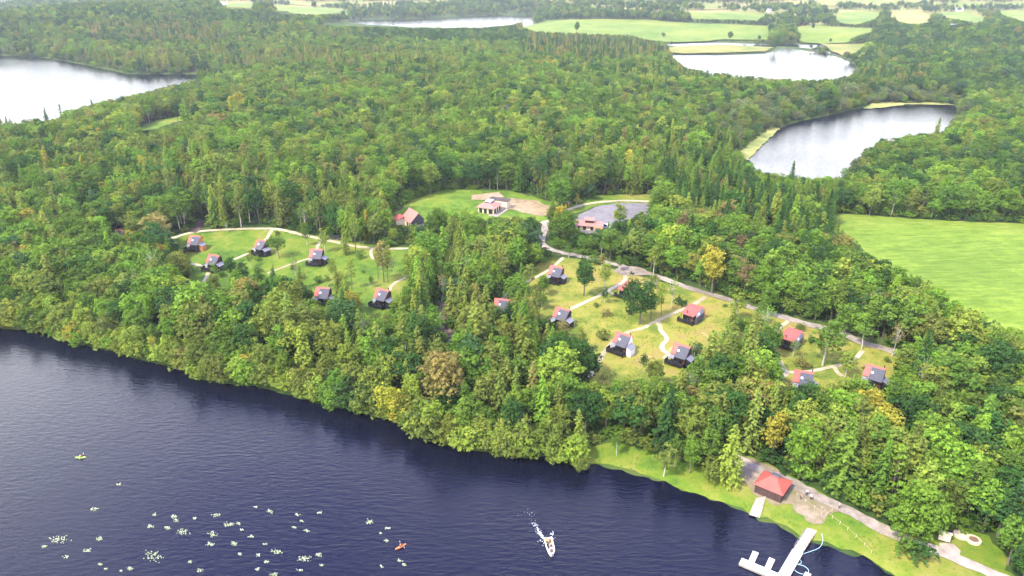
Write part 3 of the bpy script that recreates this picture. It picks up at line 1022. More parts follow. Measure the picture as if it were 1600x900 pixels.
def mono_cabin(loc, rz, label):
    """Black pod under one broad red roof with a porch deck and a skylit grey strip along its side."""
    t = thing("cabin", label, "cabin", loc, rz, "red-roofed holiday cabins in the wood")
    part('B_wall', "wall", 'black', t, lambda b: b.hexa([(-2.5, -2.3, .5), (2.5, -2.3, .5), (2.5, 3.6, .5), (-2.5, 3.6, .5)], [(-2.5, -2.3, 3.6), (2.5, -2.3, 3.6), (2.5, 3.6, 4.55), (-2.5, 3.6, 4.55)]))
    part('B_base', "plinth", 'black', t, lambda b: b.box(-2.4, 2.4, -2.2, 3.5, -.8, .497))
    part('B_roof', "roof", 'red_roof', t, lambda b: b.slab([(-2.85, -4.0, 3.5), (2.6, -4.0, 3.5), (2.6, 4.0, 4.8), (-2.85, 4.0, 4.8)], .14))
    s = part('B_strip', "side_roof", 'grey_roof', t, lambda b: b.slab([(3.35, -2.5, 2.75), (3.35, 3.8, 2.95), (2.603, 3.8, 4.62), (2.603, -2.5, 3.62)], .1))
    for k, y in enumerate((-1.2, 1.2)):
        part(f'B_light{k}', "skylight", 'skylight', s, lambda b: b.slab([(3.2, y, 3.16), (3.2, y + 1.3, 3.2), (2.85, y + 1.3, 3.99), (2.85, y, 3.79)], .1))
    part('B_side', "side_wall", 'slate', t, lambda b: b.box(2.503, 3.25, -2.3, 3.6, -.5, 2.7))
    part('B_cedar', "gable_panel", 'orange_wood', t, lambda b: b.box(1.2, 3.3, 3.603, 4.3, .2, 4.3))
    wd = part('B_window', "window", 'glass', t, lambda b: b.box(-1.0, .2, -2.36, -2.303, .55, 2.7))
    part('B_frame', "frame", 'grey_roof', wd, lambda b: b.box(-.45, -.37, -2.42, -2.363, .55, 2.7).box(.2, .28, -2.42, -2.303, .55, 2.7))
    part('B_door', "door", 'interior', t, lambda b: b.box(.7, 1.7, -2.36, -2.303, .52, 2.6))
    part('B_post', "porch_post", 'black', t, lambda b: b.box(2.35, 2.5, -3.9, -3.75, .5, 3.38))
    part('B_post2', "porch_post", 'black', t, lambda b: b.box(-2.7, -2.55, -3.9, -3.75, .5, 3.38))
    d = part('B_deck', "deck", 'black', t, lambda b: b.box(-3.9, 2.5, -4.5, -2.303, .34, .495).box(-3.8, -3.6, -4.4, -4.2, -.8, .34).box(2.2, 2.4, -4.4, -4.2, -.8, .34))
    part('B_rail', "balustrade", 'black', d, lambda b: b.box(-3.9, 2.5, -4.5, -4.4, .5, 1.5).box(-3.9, -3.8, -4.397, -2.31, .5, 1.5))
    part('B_flue', "flue", 'black', t, lambda b: b.cyl(-.7, -2.7, 3.6, 4.9, .13, 8))
    return t


CABINS = [
    (307, 390, -10, 'A', 'orange_wood', "red-sided cabin on open grass where the pale path forks, west clearing", "the red-sided cabin of the west clearing"),
    (336, 421, -20, 'A', 'black', "cabin half behind two dark green trees, beside a short pale path", "the cabin half behind the dark trees"),
    (410, 397, -32, 'A', 'black', "black cabin screened by a loose green tree on the clearing path", "the cabin screened by a loose tree"),
    (496, 412, -5, 'A', 'black', "square black cabin ending its own short path, east end of the west clearing", "the square black cabin"),
    (506, 474, -8, 'A', 'black', "cabin showing only red and grey roof among conifers above the lake", "the roof among the conifers"),
    (598, 477, -27, 'A', 'interior', "cabin with a dark red gable on the bright green strip of grass", "the dark red gabled cabin"),
    (868, 440, -26, 'A', 'black', "tall black cabin behind a bush below the road, north edge of the dry meadow", "the cabin below the road"),
    (784, 493, -14, 'A', 'black', "cabin with just a strip of red roof showing at the foot of a winding path", "the cabin on the winding path"),
    (980, 463, -40, 'B', None, "small red roof peeping out behind the dark green meadow tree", "the roof behind the meadow tree"),
    (877, 508, -34, 'A', 'black', "red roof tip behind a brown shrub beside the long pale path", "the roof behind the brown shrub"),
    (1080, 501, -39, 'B', None, "wide cabin with one broad red roof and two skylights in the dry meadow", "the broad-roofed cabin"),
    (971, 549, -38, 'A', 'white', "cabin with a bright white gable in the middle of the dry meadow", "the white-gabled cabin"),
    (1062, 567, -36, 'A', 'black', "cabin with a pale lean-to beside the big olive pines of the dry meadow", "the cabin by the olive pines"),
    (1233, 540, -40, 'B', None, "broad red roofed cabin below the gravel track, two white skylights on its side", "the cabin below the track"),
    (1252, 610, -22, 'A', 'white', "cabin with its lower half hidden by dark crowns, beside the forked path", "the cabin at the forked path"),
    (1362, 602, -35, 'A', 'black', "black cabin above golden yellow crowns at the east end of the clearing", "the cabin above the golden crowns"),
    (190, 380, -30, 'A', 'interior', "lone sliver of red cabin roof deep in the western trees", "the lone red roof in the western trees"),
]
for px, py, rz, k, side, lab, ph in CABINS:
    p = at(px, py)
    p[2] += .35
    t = gable_cabin(p, R(rz), lab, side) if k == 'A' else mono_cabin(p, R(rz), lab)
    t.scale = (1.0,) * 3 if k == 'A' else (.86,) * 3
    BUILT.append((p[0], p[1], 6.2))
    LAND.append((ph, p[0], p[1]))


def windows(parent, rects, m='glass', frame='brown_board'):
    for (x0, x1, y0, y1, z0, z1) in rects:
        a = MB().box(x0, x1, y0, y1, z0, z1).build("window", M[m], parent)
        mx, my = (x0 + x1) / 2, (y0 + y1) / 2
        if x1 - x0 > y1 - y0:
            MB().box(mx - .05, mx + .05, y0 - .04, y1 + .04, z0, z1).build("frame", M[frame], a)
        else:
            MB().box(x0 - .04, x1 + .04, my - .05, my + .05, z0, z1).build("frame", M[frame], a)


# twin-roofed lodge
p = at(646, 352)
t = thing("lodge", "cream lodge with a steep pale red roof, grey gable and lower red wing", "lodge", p, R(-58))
LAND.append(("the lodge", p[0], p[1])); BUILT.append((p[0], p[1], 9))
MB().hexa([(-4.4, y, z) for y, z in [(-3.2, -.5), (3.2, -.5), (3.2, 3.6), (0.6, 6.8), (-3.2, 3.2)]], [(4.4, y, z) for y, z in [(-3.2, -.5), (3.2, -.5), (3.2, 3.6), (0.6, 6.8), (-3.2, 3.2)]]).build("wall", M['cream'], t)
MB().hexa([(4.403, y, z) for y, z in [(-3.1, 1.6), (3.1, 1.6), (3.1, 3.6), (.6, 6.7), (-3.1, 3.2)]], [(4.5, y, z) for y, z in [(-3.1, 1.6), (3.1, 1.6), (3.1, 3.6), (.6, 6.7), (-3.1, 3.2)]]).build("gable_panel", M['slate'], t)
MB().slab([(-4.8, -3.7, 2.95), (4.9, -3.7, 2.95), (4.9, .6, 7.0), (-4.8, .6, 7.0)], .2).slab([(-4.8, .603, 7.0), (4.9, .603, 7.0), (4.9, 3.7, 3.3), (-4.8, 3.7, 3.3)], .2).build("roof", M['red_roof_pale'], t)
wg = MB().box(-6.6, -2.0, -7.4, -3.203, -.5, 3.0).build("wing", M['cream'], t)
MB().slab([(-7.0, -7.8, 2.95), (-1.6, -7.8, 2.95), (-1.9, -3.21, 4.1), (-7.0, -3.21, 4.1)], .18).build("wing_roof", M['red_roof'], wg)
windows(t, [(-5.9, -4.6, -7.46, -7.403, .4, 2.5), (-4.0, -2.6, -7.46, -7.403, .1, 2.5), (0.0, 1.4, -3.26, -3.203, .6, 2.4), (2.2, 3.6, -3.26, -3.203, .6, 2.4)])
MB().box(-6.0, -5.8, -9.2, -9.0, -.5, 2.5).box(-2.6, -2.4, -9.2, -9.0, -.5, 2.5).box(-6.2, -2.2, -9.3, -8.9, 2.503, 2.7).build("pergola", M['orange_wood'], t)

# pavilion with a roof lantern
p = at(765, 330)
t = thing("pavilion", "square cream pavilion with hipped red roof, white roof lantern and flat brown annex", "pavilion", p, R(-24))
LAND.append(("the pavilion", p[0], p[1])); BUILT.append((p[0], p[1], 9))
MB().box(-4.0, 4.0, -4.2, 4.2, -.6, 3.0).build("wall", M['cream'], t)
r = MB().hexa([(-4.8, -5.0, 2.95), (4.8, -5.0, 2.95), (4.8, 5.0, 2.95), (-4.8, 5.0, 2.95)], [(-1.5, -1.7, 4.6), (1.5, -1.7, 4.6), (1.5, 1.7, 4.6), (-1.5, 1.7, 4.6)]).build("roof", M['red_roof_pale'], t)
ln = MB().box(-1.7, 1.7, -1.9, 1.9, 4.603, 5.0).build("lantern", M['slate'], r)
MB().slab([(-1.5, -1.7, 5.25), (1.5, -1.7, 5.25), (1.5, 1.7, 5.45), (-1.5, 1.7, 5.45)], .24).build("lantern_glass", M['skylight'], t)
windows(t, [(-3.4, -1.8, -4.26, -4.203, .2, 2.4), (-1.0, .6, -4.26, -4.203, 0, 2.4), (1.5, 3.6, -4.26, -4.203, .2, 2.4), (4.003, 4.06, -3.4, -1.2, .2, 2.4), (4.003, 4.06, -.4, 1.0, .2, 2.4), (4.003, 4.06, 1.8, 3.6, .2, 2.4)])
an = MB().box(-3.5, 6.0, 6.6, 10.4, -.6, 3.6).build("annex", M['cream'], t)
MB().box(-3.8, 6.3, 6.3, 10.7, 3.603, 3.9).build("annex_roof", M['flat_roof'], an)
MB().box(-5.6, 7.0, -6.4, 6.4, -.6, .06).build("terrace", M['concrete'], t)

# reception building by the car park
p = at(921, 358)
t = thing("reception", "low cream building with red roofs and a raised red clerestory beside the car park", "reception building", p, R(-14))
LAND.append(("the reception building", p[0], p[1])); BUILT.append((p[0], p[1], 10))
MB().box(-6.0, 6.0, -2.6, 3.2, -.5, 2.7).build("wall", M['cream'], t)
MB().slab([(-6.6, -3.6, 2.6), (6.4, -3.6, 2.6), (6.4, .3, 3.7), (-6.6, .3, 3.7)], .16).slab([(-6.6, .303, 3.7), (6.4, .303, 3.7), (6.4, 3.9, 2.7), (-6.6, 3.9, 2.7)], .16).build("roof", M['red_roof_pale'], t)
cl = MB().hexa([(-1.9, -1.2, 3.25), (1.7, -1.2, 3.25), (1.7, 1.8, 3.25), (-1.9, 1.8, 3.25)], [(-1.9, -1.2, 4.7), (1.7, -1.2, 4.7), (1.7, 1.8, 4.7), (-1.9, 1.8, 4.7)]).build("clerestory", M['brown_board'], t)
MB().slab([(-2.4, -1.8, 4.65), (2.2, -1.8, 4.65), (2.2, .3, 5.5), (-2.4, .3, 5.5)], .12).slab([(-2.4, .303, 5.5), (2.2, .303, 5.5), (2.2, 2.4, 4.65), (-2.4, 2.4, 4.65)], .12).build("clerestory_roof", M['red_roof_pale'], cl)
windows(t, [(-4.8, -3.8, -2.66, -2.603, .2, 2.2), (-2.6, -1.2, -2.66, -2.603, 0, 2.3), (.8, 2.0, -2.66, -2.603, .4, 2.2), (3.2, 4.6, -2.66, -2.603, 0, 2.3)])
pg = MB().slab([(2.5, -6.0, 2.55), (6.5, -6.0, 2.55), (6.5, -3.65, 2.9), (2.5, -3.65, 2.9)], .12).build("porch_roof", M['orange_wood'], t)
for x in (2.7, 6.3):
    MB().box(x - .09, x + .09, -5.9, -5.7, -.4, 2.42).build("porch_post", M['orange_wood'], t)

# boathouse, from its three visible ground corners
Pl, Pf, Pr = at(1176, 769), at(1217, 786.5), at(1235.5, 765)
u = Pf - Pl
W = float(np.hypot(u[0], u[1]))
D = float(np.hypot(*(Pr - Pf)[:2]))
c = (Pl + Pr) / 2
rz = math.atan2(u[1], u[0])
t = thing("boathouse", "dark brown boathouse with a hipped red roof standing by the jetty", "boathouse", (c[0], c[1], min(Pl[2], Pf[2])), rz)
LAND.append(("the boathouse", c[0], c[1])); BUILT.append((c[0], c[1], 8))
a, b_ = W / 2, D / 2
MB().box(-a, a, -b_, b_, -.4, 2.6).build("wall", M['brown_board'], t)
k = min(a, b_) * .78
r = MB().hexa([(-a - .35, -b_ - .35, 2.55), (a + .35, -b_ - .35, 2.55), (a + .35, b_ + .35, 2.55), (-a - .35, b_ + .35, 2.55)],
              [(-a + k * 1.0, -b_ + k * 1.2, 4.2), (a - k, -b_ + k * 1.2, 4.2), (a - k, b_ - k, 4.2), (-a + k, b_ - k, 4.2)]).build("roof", M['red_roof'], t)
MB().box(-a + k - .1, a - k + .4, b_ - k - .2, b_ - k + .9, 3.2, 4.26).build("roof_hatch", M['slate'], r)
dr = MB().box(-1.5, 1.5, -b_ - .06, -b_ - .003, -.3, 2.3).build("door", M['brown_board'], t)
MB().box(-.03, .03, -b_ - .09, -b_ - .063, -.3, 2.3).build("door_seam", M['black'], dr)
for x in np.arange(-a + .4, a - .2, .62):
    if abs(x) > 1.6:
        MB().box(x - .04, x + .04, -b_ - .03, -b_ - .003, -.3, 2.5).build("batten", M['black'], t)
for y in np.arange(-b_ + .4, b_ - .2, .62):
    MB().box(a + .003, a + .03, y - .04, y + .04, -.3, 2.5).build("batten", M['black'], t)

# ------------------------------------------------------------------ jetty and shore furniture
jt = thing("jetty", "white floating jetty with side arms and berth fingers off the boathouse lawn", "jetty", (0, 0, 0))


def deck_part(name, pa, pb, wd, z, m, parent, th=.5):
    A, B = flat([pa])[0], flat([pb])[0]
    f = (CAM_H - z) / CAM_H
    A, B = A * f, B * f
    d = (B - A) / np.linalg.norm(B - A)
    n = np.array([-d[1], d[0]]) * wd / 2
    q = [(*(A - n), z), (*(B - n), z), (*(B + n), z), (*(A + n), z)]
    o = MB().slab(q, th).build(name, M[m], parent)
    for s in (-1, 1):                                   # dark rubbing strip along each edge
        e = [A + n * s, B + n * s, B + n * s * (1 + .12 / wd), A + n * s * (1 + .12 / wd)]
        if s < 0: e = [e[3], e[2], e[1], e[0]]
        MB().slab([(*x, z - .16) for x in e], .2).build("fender", M['dirt'], o)
    return A, B, d, n, o


deck_part("walkway", (1246.5, 861), (1196, 948), 2.1, .55, 'pontoon', jt)
deck_part("side_arm", (1157, 876), (1218, 902), 1.9, .545, 'pontoon', jt)
deck_part("side_arm", (1228, 906.5), (1305, 938), 1.9, .545, 'pontoon', jt)
for pa, pb in (((1173, 880), (1181, 862)), ((1198.5, 890), (1206.5, 872.5)), ((1255, 914), (1263, 895))):
    deck_part("berth_finger", pa, pb, 1.15, .54, 'pontoon', jt)
A, B, d, n, gw = deck_part("gangway", (1272, 822), (1247.5, 859.5), 1.9, .78, 'gangway', jt, .2)
for s in (-1, 1):
    for f in np.linspace(.38, .98, 5):
        q = A + (B - A) * f + n * s * .94
        MB().cyl(q[0], q[1], .78, 1.75, .05, 6).build("rail_post", M['grey_roof'], gw)
    q0, q1 = A + (B - A) * .36 + n * s * .94, A + (B - A) + n * s * .94
    MB().tube([(*q0, 1.78), (*q1, 1.78)], [.05, .05], 6).build("handrail", M['grey_roof'], gw)
LAND.append(("the jetty", *flat([(1247, 862)])[0]))

hp = flat([(1283, 838), (1285, 848), (1279, 857), (1264, 863), (1253, 867), (1249.5, 873), (1252, 880), (1243, 884), (1240.5, 890), (1249, 896.5), (1261, 897.5), (1263, 891), (1256, 885), (1246, 882.5)])
hl = smooth_line(hp, .4)
hz = np.maximum(np.maximum(ground_z(hl[:, 0], hl[:, 1]), 0) + .12, .06)
hs = MB().tube([(a_, b2, c2) for (a_, b2), c2 in zip(hl, hz)], [.055] * len(hl), 5).build("hose", M['hose'])
tag(hs, "pale blue hose looping over the water beside the jetty gangway", "hose")


def rope_fence(px, label):
    P = world(px)
    t = thing("rope_fence", label, "rope fence", tuple(P[0]))
    for q in P:
        o = MB().cyl(0, 0, -.3, .95, .07, 7).cyl(0, 0, .952, 1.05, .085, 7, .03).build("post", M['gangway'], t, tuple(q - P[0]))
    pts = []
    for a_, b2 in zip(P[:-1], P[1:]):
        for f in np.linspace(0, 1, 6)[:-1]:
            q = a_ + (b2 - a_) * f - P[0]
            pts.append((q[0], q[1], q[2] + .85 - .5 * f * (1 - f)))
    pts.append(tuple(P[-1] - P[0] + np.array([0, 0, .85])))
    MB().tube(pts, [.03] * len(pts), 5).build("rope", M['rope'], t)
    return t


rope_fence([(1283, 797), (1300, 811), (1312, 820), (1324, 829), (1337, 841), (1350, 854), (1361, 866)], "long yellow rope fence slanting across the lawn to the water")
rope_fence([(1291, 806), (1300, 800), (1312, 794)], "short rope fence from the gravel yard to the track")
rope_fence([(1152, 727), (1172, 735.5), (1191, 743.5)], "rope fence across the gravel behind the boathouse")
rope_fence([(1245, 776), (1258, 786), (1272, 796), (1283, 806)], "rope fence across the yard between boathouse and lawn")

p = at(1474, 848)
t = thing("information_board", "cream information board on short legs beside the lower track", "information board", p, R(-24))
LAND.append(("the information board", p[0], p[1]))
MB().hexa([(-1.1, 0, .5), (1.1, 0, .5), (1.1, .1, .5), (-1.1, .1, .5)], [(-1.1, .35, 2.3), (1.1, .35, 2.3), (1.1, .45, 2.3), (-1.1, .45, 2.3)]).build("panel", M['cream'], t)
for x in (-.8, .8):
    MB().box(x - .07, x + .07, .12, .26, -.3, 1.2).build("leg", M['brown_board'], t)
MB().slab([(-1.25, -.02, 2.42), (1.25, -.02, 2.42), (1.25, .6, 2.5), (-1.25, .6, 2.5)], .08).build("cap", M['stone'], t)
p = at(1479, 834)
t = thing("picnic_bench", "dark brown picnic bench under the trees behind the cream board", "picnic bench", p, R(-20))


def bench_parts(t, m):
    MB().box(-1.0, 1.0, -.4, .4, .7, .77).build("tabletop", M[m], t)
    for y in (-.75, .75):
        MB().box(-1.0, 1.0, y - .15, y + .15, .42, .47).build("seat", M[m], t)
    for x in (-.7, .7):
        MB().box(x - .05, x + .05, -.8, .8, .35, .42).hexa([(x - .05, -.7, -.1), (x + .05, -.7, -.1), (x + .05, -.58, -.1), (x - .05, -.58, -.1)], [(x - .05, -.36, .7), (x + .05, -.36, .7), (x + .05, -.24, .7), (x - .05, -.24, .7)]) \
            .hexa([(x - .05, .58, -.1), (x + .05, .58, -.1), (x + .05, .7, -.1), (x - .05, .7, -.1)], [(x - .05, .24, .7), (x + .05, .24, .7), (x + .05, .36, .7), (x - .05, .36, .7)]).build("leg", M[m], t)


bench_parts(t, 'brown_board')
for px, py, lab, soil in ((1501, 837.5, "round cream stone disc with a small dark hole, next to the board", False), (1520.5, 845.5, "round cream stone planter filled with brown planting, far end of the track lawn", True)):
    p = at(px, py)
    t = thing("stone_disc", lab, "stone disc", p, 0, "round stone discs on the track verge")
    n = 28
    ring = MB()
    ro, ri = 1.45, (.22 if not soil else .95)
    cs_ = [(math.cos(2 * math.pi * k / n), math.sin(2 * math.pi * k / n)) for k in range(n)]
    for k in range(n):
        (ax, ay), (bx, by) = cs_[k], cs_[(k + 1) % n]
        ring.poly([(ax * ro, ay * ro, -.2), (bx * ro, by * ro, -.2), (bx * ro, by * ro, .55), (ax * ro, ay * ro, .55)])
        ring.poly([(ax * ro, ay * ro, .55), (bx * ro, by * ro, .55), (bx * ri, by * ri, .6), (ax * ri, ay * ri, .6)])
        ring.poly([(bx * ri, by * ri, -.2), (ax * ri, ay * ri, -.2), (ax * ri, ay * ri, .6), (bx * ri, by * ri, .6)])
    ring.build("rim", M['stone'], t)
    MB().cyl(0, 0, -.1, .2 if not soil else .52, ri - .004, 20).build("planting" if soil else "hole", M['soil'] if soil else M['black'], t)

p = at(934, 366)
t = thing("notice_panel", "dark green notice panel on two posts in front of the reception building", "notice panel", p, R(-10))
MB().box(-1.1, 1.1, -.05, .05, 1.2, 2.9).build("panel", M['sign_green'], t)
for x in (-.9, .9):
    MB().box(x - .06, x + .06, .053, .17, -.3, 2.9).build("post", M['brown_board'], t)
p = at(887, 322)
t = thing("utility_hut", "small pale utility hut under the yellow-green tree at the car park curve", "hut", p, R(-20))
MB().box(-.8, .8, -.7, .7, -.3, 2.1).build("wall", M['cream'], t)
MB().slab([(-1.0, -.9, 2.1), (1.0, -.9, 2.1), (1.0, .9, 2.4), (-1.0, .9, 2.4)], .1).build("roof", M['grey_roof'], t)
MB().box(-.4, .4, -.75, -.703, -.2, 1.8).build("door", M['brown_board'], t)
sheet("terrace", [(883, 620), (893, 611), (905, 612), (909, 618), (897, 627)], M['yard'], 1.0, .3, .2)
p = at(897, 617)
t = thing("picnic_bench", "reddish picnic bench on a small bare terrace below the dark crowns", "picnic bench", p, R(-20))
bench_parts(t, 'orange_wood')
LAND.append(("the picnic terrace", p[0], p[1])); BUILT.append((p[0], p[1], 4.5))


def car(px, py, rz, paint, label, name, hgt):
    p = at(px, py)
    t = thing(name, label, "van" if hgt > 1.7 else "car", p + np.array([0, 0, .15]), R(rz))
    z1 = hgt
    prof = [(-2.2, .35), (2.2, .35), (2.25, .8), (1.3, .95), (.7 if hgt < 1.7 else 1.0, z1), (-1.6 if hgt < 1.7 else -2.1, z1), (-2.2, .95)]
    MB().hexa([(x, -.86, z) for x, z in prof], [(x, .86, z) for x, z in prof]).build("body", M[paint], t)
    for s in (-1, 1):
        y0, y1 = (-.9, -.865) if s < 0 else (.865, .9)
        MB().hexa([(-1.5, y0, 1.0), (1.05, y0, 1.0), (.6, y0, z1 - .1), (-1.3, y0, z1 - .1)], [(-1.5, y1, 1.0), (1.05, y1, 1.0), (.6, y1, z1 - .1), (-1.3, y1, z1 - .1)]).build("side_window", M['glass'], t)
        for x in (-1.4, 1.4):
            wv = MB().tube([(x, s * .70, .33), (x, s * .92, .33)], [.33, .33], 14).build("wheel", M['rubber'], t)
            MB().tube([(x, s * .90, .33), (x, s * .935, .33)], [.18, .18], 10).build("rim", M['grey_roof'], wv)
        MB().box(2.2, 2.27, s * .55 - .15, s * .55 + .15, .6, .75).build("headlight", M['skylight'], t)
    MB().slab([(1.36, -.75, .96), (1.36, .75, .96), (.86 if hgt < 1.7 else 1.06, .75, z1 - .12), (.86 if hgt < 1.7 else 1.06, -.75, z1 - .12)], .03).build("windscreen", M['glass'], t)


car(525, 374, 175, 'car_dark', "dark parked car on the pale path at the wood's edge", "parked_car", 1.5)
car(946, 357, -20, 'car_white', "white van parked beside the reception building", "parked_van", 2.1)


# ------------------------------------------------------------------ people and boats
def skin_mesh(name, chains, m, sub=1):
    """Connected chains of (point, radius) grown into one surface."""
    vs_, es, rs, idx = [], [], [], {}
    for ch in chains:
        prev = None
        for pnt, r in ch:
            key = tuple(round(x, 4) for x in pnt)
            if key not in idx:
                idx[key] = len(vs_)
                vs_.append(pnt)
                rs.append(r)
            if prev is not None:
                es.append((prev, idx[key]))
            prev = idx[key]
    me = bpy.data.meshes.new(name)
    me.from_pydata(vs_, es, [])
    o = bpy.data.objects.new(name, me)
    COL.objects.link(o)
    o.modifiers.new("skin", 'SKIN')
    for i, r in enumerate(rs):
        me.skin_vertices[0].data[i].radius = (r, r)
        me.skin_vertices[0].data[i].use_root = i == 0
    sb = o.modifiers.new("sub", 'SUBSURF')
    sb.levels = sb.render_levels = sub
    dg = bpy.context.evaluated_depsgraph_get()
    out = bpy.data.meshes.new_from_object(o.evaluated_get(dg))
    bpy.data.objects.remove(o)
    out.name = name
    out.materials.clear()
    out.materials.append(M[m])
    for pl in out.polygons:
        pl.use_smooth = True
    return out


def person_meshes(pose):
    if pose == 'stand':
        pel, knee, ank, toe = .95, (.11, -.03, .50), (.11, .03, .09), (.11, -.13, .04)
        elb, wri = (.27, .03, 1.15), (.25, -.10, .93)
        lean = 0.0
    elif pose == 'stoop':
        pel, knee, ank, toe = .86, (.13, -.16, .48), (.12, .03, .09), (.12, -.13, .04)
        elb, wri = (.25, -.28, .98), (.17, -.45, .78)
        lean = .30
    else:
        pel, knee, ank, toe = .16, (.15, -.42, .34), (.13, -.72, .14), (.13, -.80, .22)
        elb, wri = (.30, -.12, .36), (.24, -.36, .40)
        lean = -.04
    sh = pel + .47 * math.cos(lean)
    cy = -.47 * math.sin(lean)
    P0, SP, CH = (0, 0, pel), (0, cy * .5, pel + .24), (0, cy * .9, pel + .42)
    NK, H1, H2 = (0, cy * 1.15, sh + .08), (0, cy * 1.3 - .02, sh + .17), (0, cy * 1.35 - .02, sh + .27)
    body = [[(P0, .13), (SP, .12), (CH, .15), (NK, .055), (H1, .085), (H2, .088)], [(H1, .085), ((0, cy * 1.3 - .115, sh + .17), .018)]]
    shirt, trous = [[(P0, .155), (SP, .145), (CH, .175), ((0, cy * 1.1, sh + .04), .08)]], []
    for s in (-1, 1):
        m_ = lambda q: (q[0] * s, q[1], q[2])
        shd = (.19 * s, cy, sh)
        dv = np.array(wri) - np.array(elb)
        dv /= np.linalg.norm(dv)
        palm = np.array(wri) + dv * .07
        body.append([(CH, .15), (shd, .062), (m_(elb), .045), (m_(wri), .03), (m_(tuple(palm)), .036)])
        for k, (o_, L) in enumerate(((-.028, .065), (-.010, .078), (.010, .075), (.028, .058))):
            a1 = palm + dv * .03 + np.array([o_ * .3, o_, 0])
            a2 = a1 + dv * L * .6
            a3 = a2 + dv * L * .4 + np.array([-.012, -.008, -.006])
            body.append([(m_(tuple(palm)), .036), (m_(tuple(a1)), .010), (m_(tuple(a2)), .009), (m_(tuple(a3)), .008)])
        th = np.array(wri) + dv * .03 + np.array([-.035, -.03, 0])
        body.append([(m_(wri), .03), (m_(tuple(th)), .012), (m_(tuple(th + dv * .04)), .010)])
        shirt.append([(CH, .175), (shd, .085), (m_(tuple((np.array(shd) * np.array([s, 1, 1]) * .35 + np.array(elb) * .65))), .066)])
        hip = (.10 * s, 0, pel - .03)
        body.append([(P0, .13), (hip, .09), (m_(knee), .06), (m_(ank), .042), (m_(toe), .04)])
        trous.append([(P0, .15), (hip, .108), (m_(knee), .078), (m_(tuple(np.array(ank) + np.array([0, 0, .03]))), .06)])
    hair = [[((0, cy * 1.35 + .02, sh + .25), .085), ((0, cy * 1.35 - .01, sh + .32), .07)], ]
    return dict(body=skin_mesh("person", body, 'skin'), shirt=skin_mesh("shirt", shirt, 'shirt_white'), trousers=skin_mesh("trousers", trous, 'dark_cloth'), hair=skin_mesh("hair", hair, 'hair'), head=(cy * 1.3, sh + .19))


POSES = {k: person_meshes(k) for k in ('stand', 'stoop', 'sit')}
CLOTH = {}


def person(loc, rz, pose, top, label, group=None):
    q = POSES[pose]
    o = link("person", q['body'], None, None, loc, rz)
    tag(o, label, "person", group)
    if (pose, top) not in CLOTH:
        me = q['shirt'].copy()
        me.materials.clear()
        me.materials.append(M[top])
        CLOTH[(pose, top)] = me
    link("life_jacket" if top.startswith('life') else "shirt", CLOTH[(pose, top)], o)
    link("trousers", q['trousers'], o)
    link("hair", q['hair'], o)
    hy, hz_ = q['head']
    for s in (-1, 1):
        part(f'eye{pose}{s}', "eye", 'hair', o, lambda b: b.cyl(s * .034, hy - .092, hz_ - .008, hz_ + .012, .013, 6))
    return o


for px, py, rz, pose, top, lab in (
        (1250, 781, 40, 'stoop', 'shirt_purple', "person in a mauve top bending over on the gravel yard"),
        (1259.5, 775.5, 150, 'stand', 'shirt_white', "person in white standing closest to the track edge, beyond the bending person"),
        (1266, 782.5, -30, 'stand', 'shirt_white', "person in white top and dark trousers standing in the gravel yard by the rope"),
        (1310, 796, 60, 'stand', 'shirt_white', "person in white top and dark trousers alone at the lawn corner beside the track")):
    p = at(px, py)
    p[2] += .22
    person(tuple(p), R(rz), pose, top, lab, "people by the boathouse")


def kayak(px, py, rz, m, lab, plab, top):
    x, y = flat([(px, py)])[0]
    t = thing("kayak", lab, "kayak", (x, y, 0), R(rz))
    hull = MB()
    prof = []
    for u in np.linspace(-1, 1, 13):
        wd = .36 * (1 - abs(u) ** 2.2) + .015
        zt = .28 + .14 * abs(u) ** 3
        prof.append([(u * 1.75, -wd, zt), (u * 1.75, -wd * .75, .02), (u * 1.75, 0, -.1), (u * 1.75, wd * .75, .02), (u * 1.75, wd, zt), (u * 1.75, wd * .4, zt + .06), (u * 1.75, -wd * .4, zt + .06)])
    for a_, b2 in zip(prof[:-1], prof[1:]):
        for k in range(7):
            hull.poly([a_[k], b2[k], b2[(k + 1) % 7], a_[(k + 1) % 7]])
    hull.build("hull", M[m], t)
    MB().cyl(0, 0, .30, .40, .30, 14, .27).build("cockpit", M['engine'], t)
    q = person((x, y, .20), R(rz + 90), 'sit', top, plab)
    a_ = R(rz)
    pd = thing("paddle", "double-bladed paddle held by the paddler in the " + ("lime" if 'green' in m else "orange") + " kayak", "paddle", (x + .36 * math.cos(a_), y + .36 * math.sin(a_), .56), a_)
    MB().tube([(0, -1.0, -.12), (0, 1.0, .12)], [.02, .02], 6).build("shaft", M['engine'], pd)
    for s in (-1, 1):
        MB().hexa([(-.02, s * 1.0, s * .12 - .07), (.02, s * 1.0, s * .12 - .07), (.02, s * 1.0, s * .12 + .07), (-.02, s * 1.0, s * .12 + .07)], [(-.02, s * 1.4, s * .17 - .1), (.02, s * 1.4, s * .17 - .1), (.02, s * 1.4, s * .17 + .1), (-.02, s * 1.4, s * .17 + .1)]).build("blade", M['white'], pd)
    for o_ in (t, pd):
        o_.scale = (.74,) * 3
    q.scale = (.86,) * 3
    return x, y


KG = kayak(126, 715.5, 2, 'kayak_green', "lime green kayak alone on open water off the western wood", "person in a yellow life jacket paddling the lime kayak", 'life_yellow')
KO = kayak(626, 855, 38, 'kayak_orange', "orange kayak beside the scattered lily patches", "person in an orange life jacket paddling the orange kayak", 'life_orange')

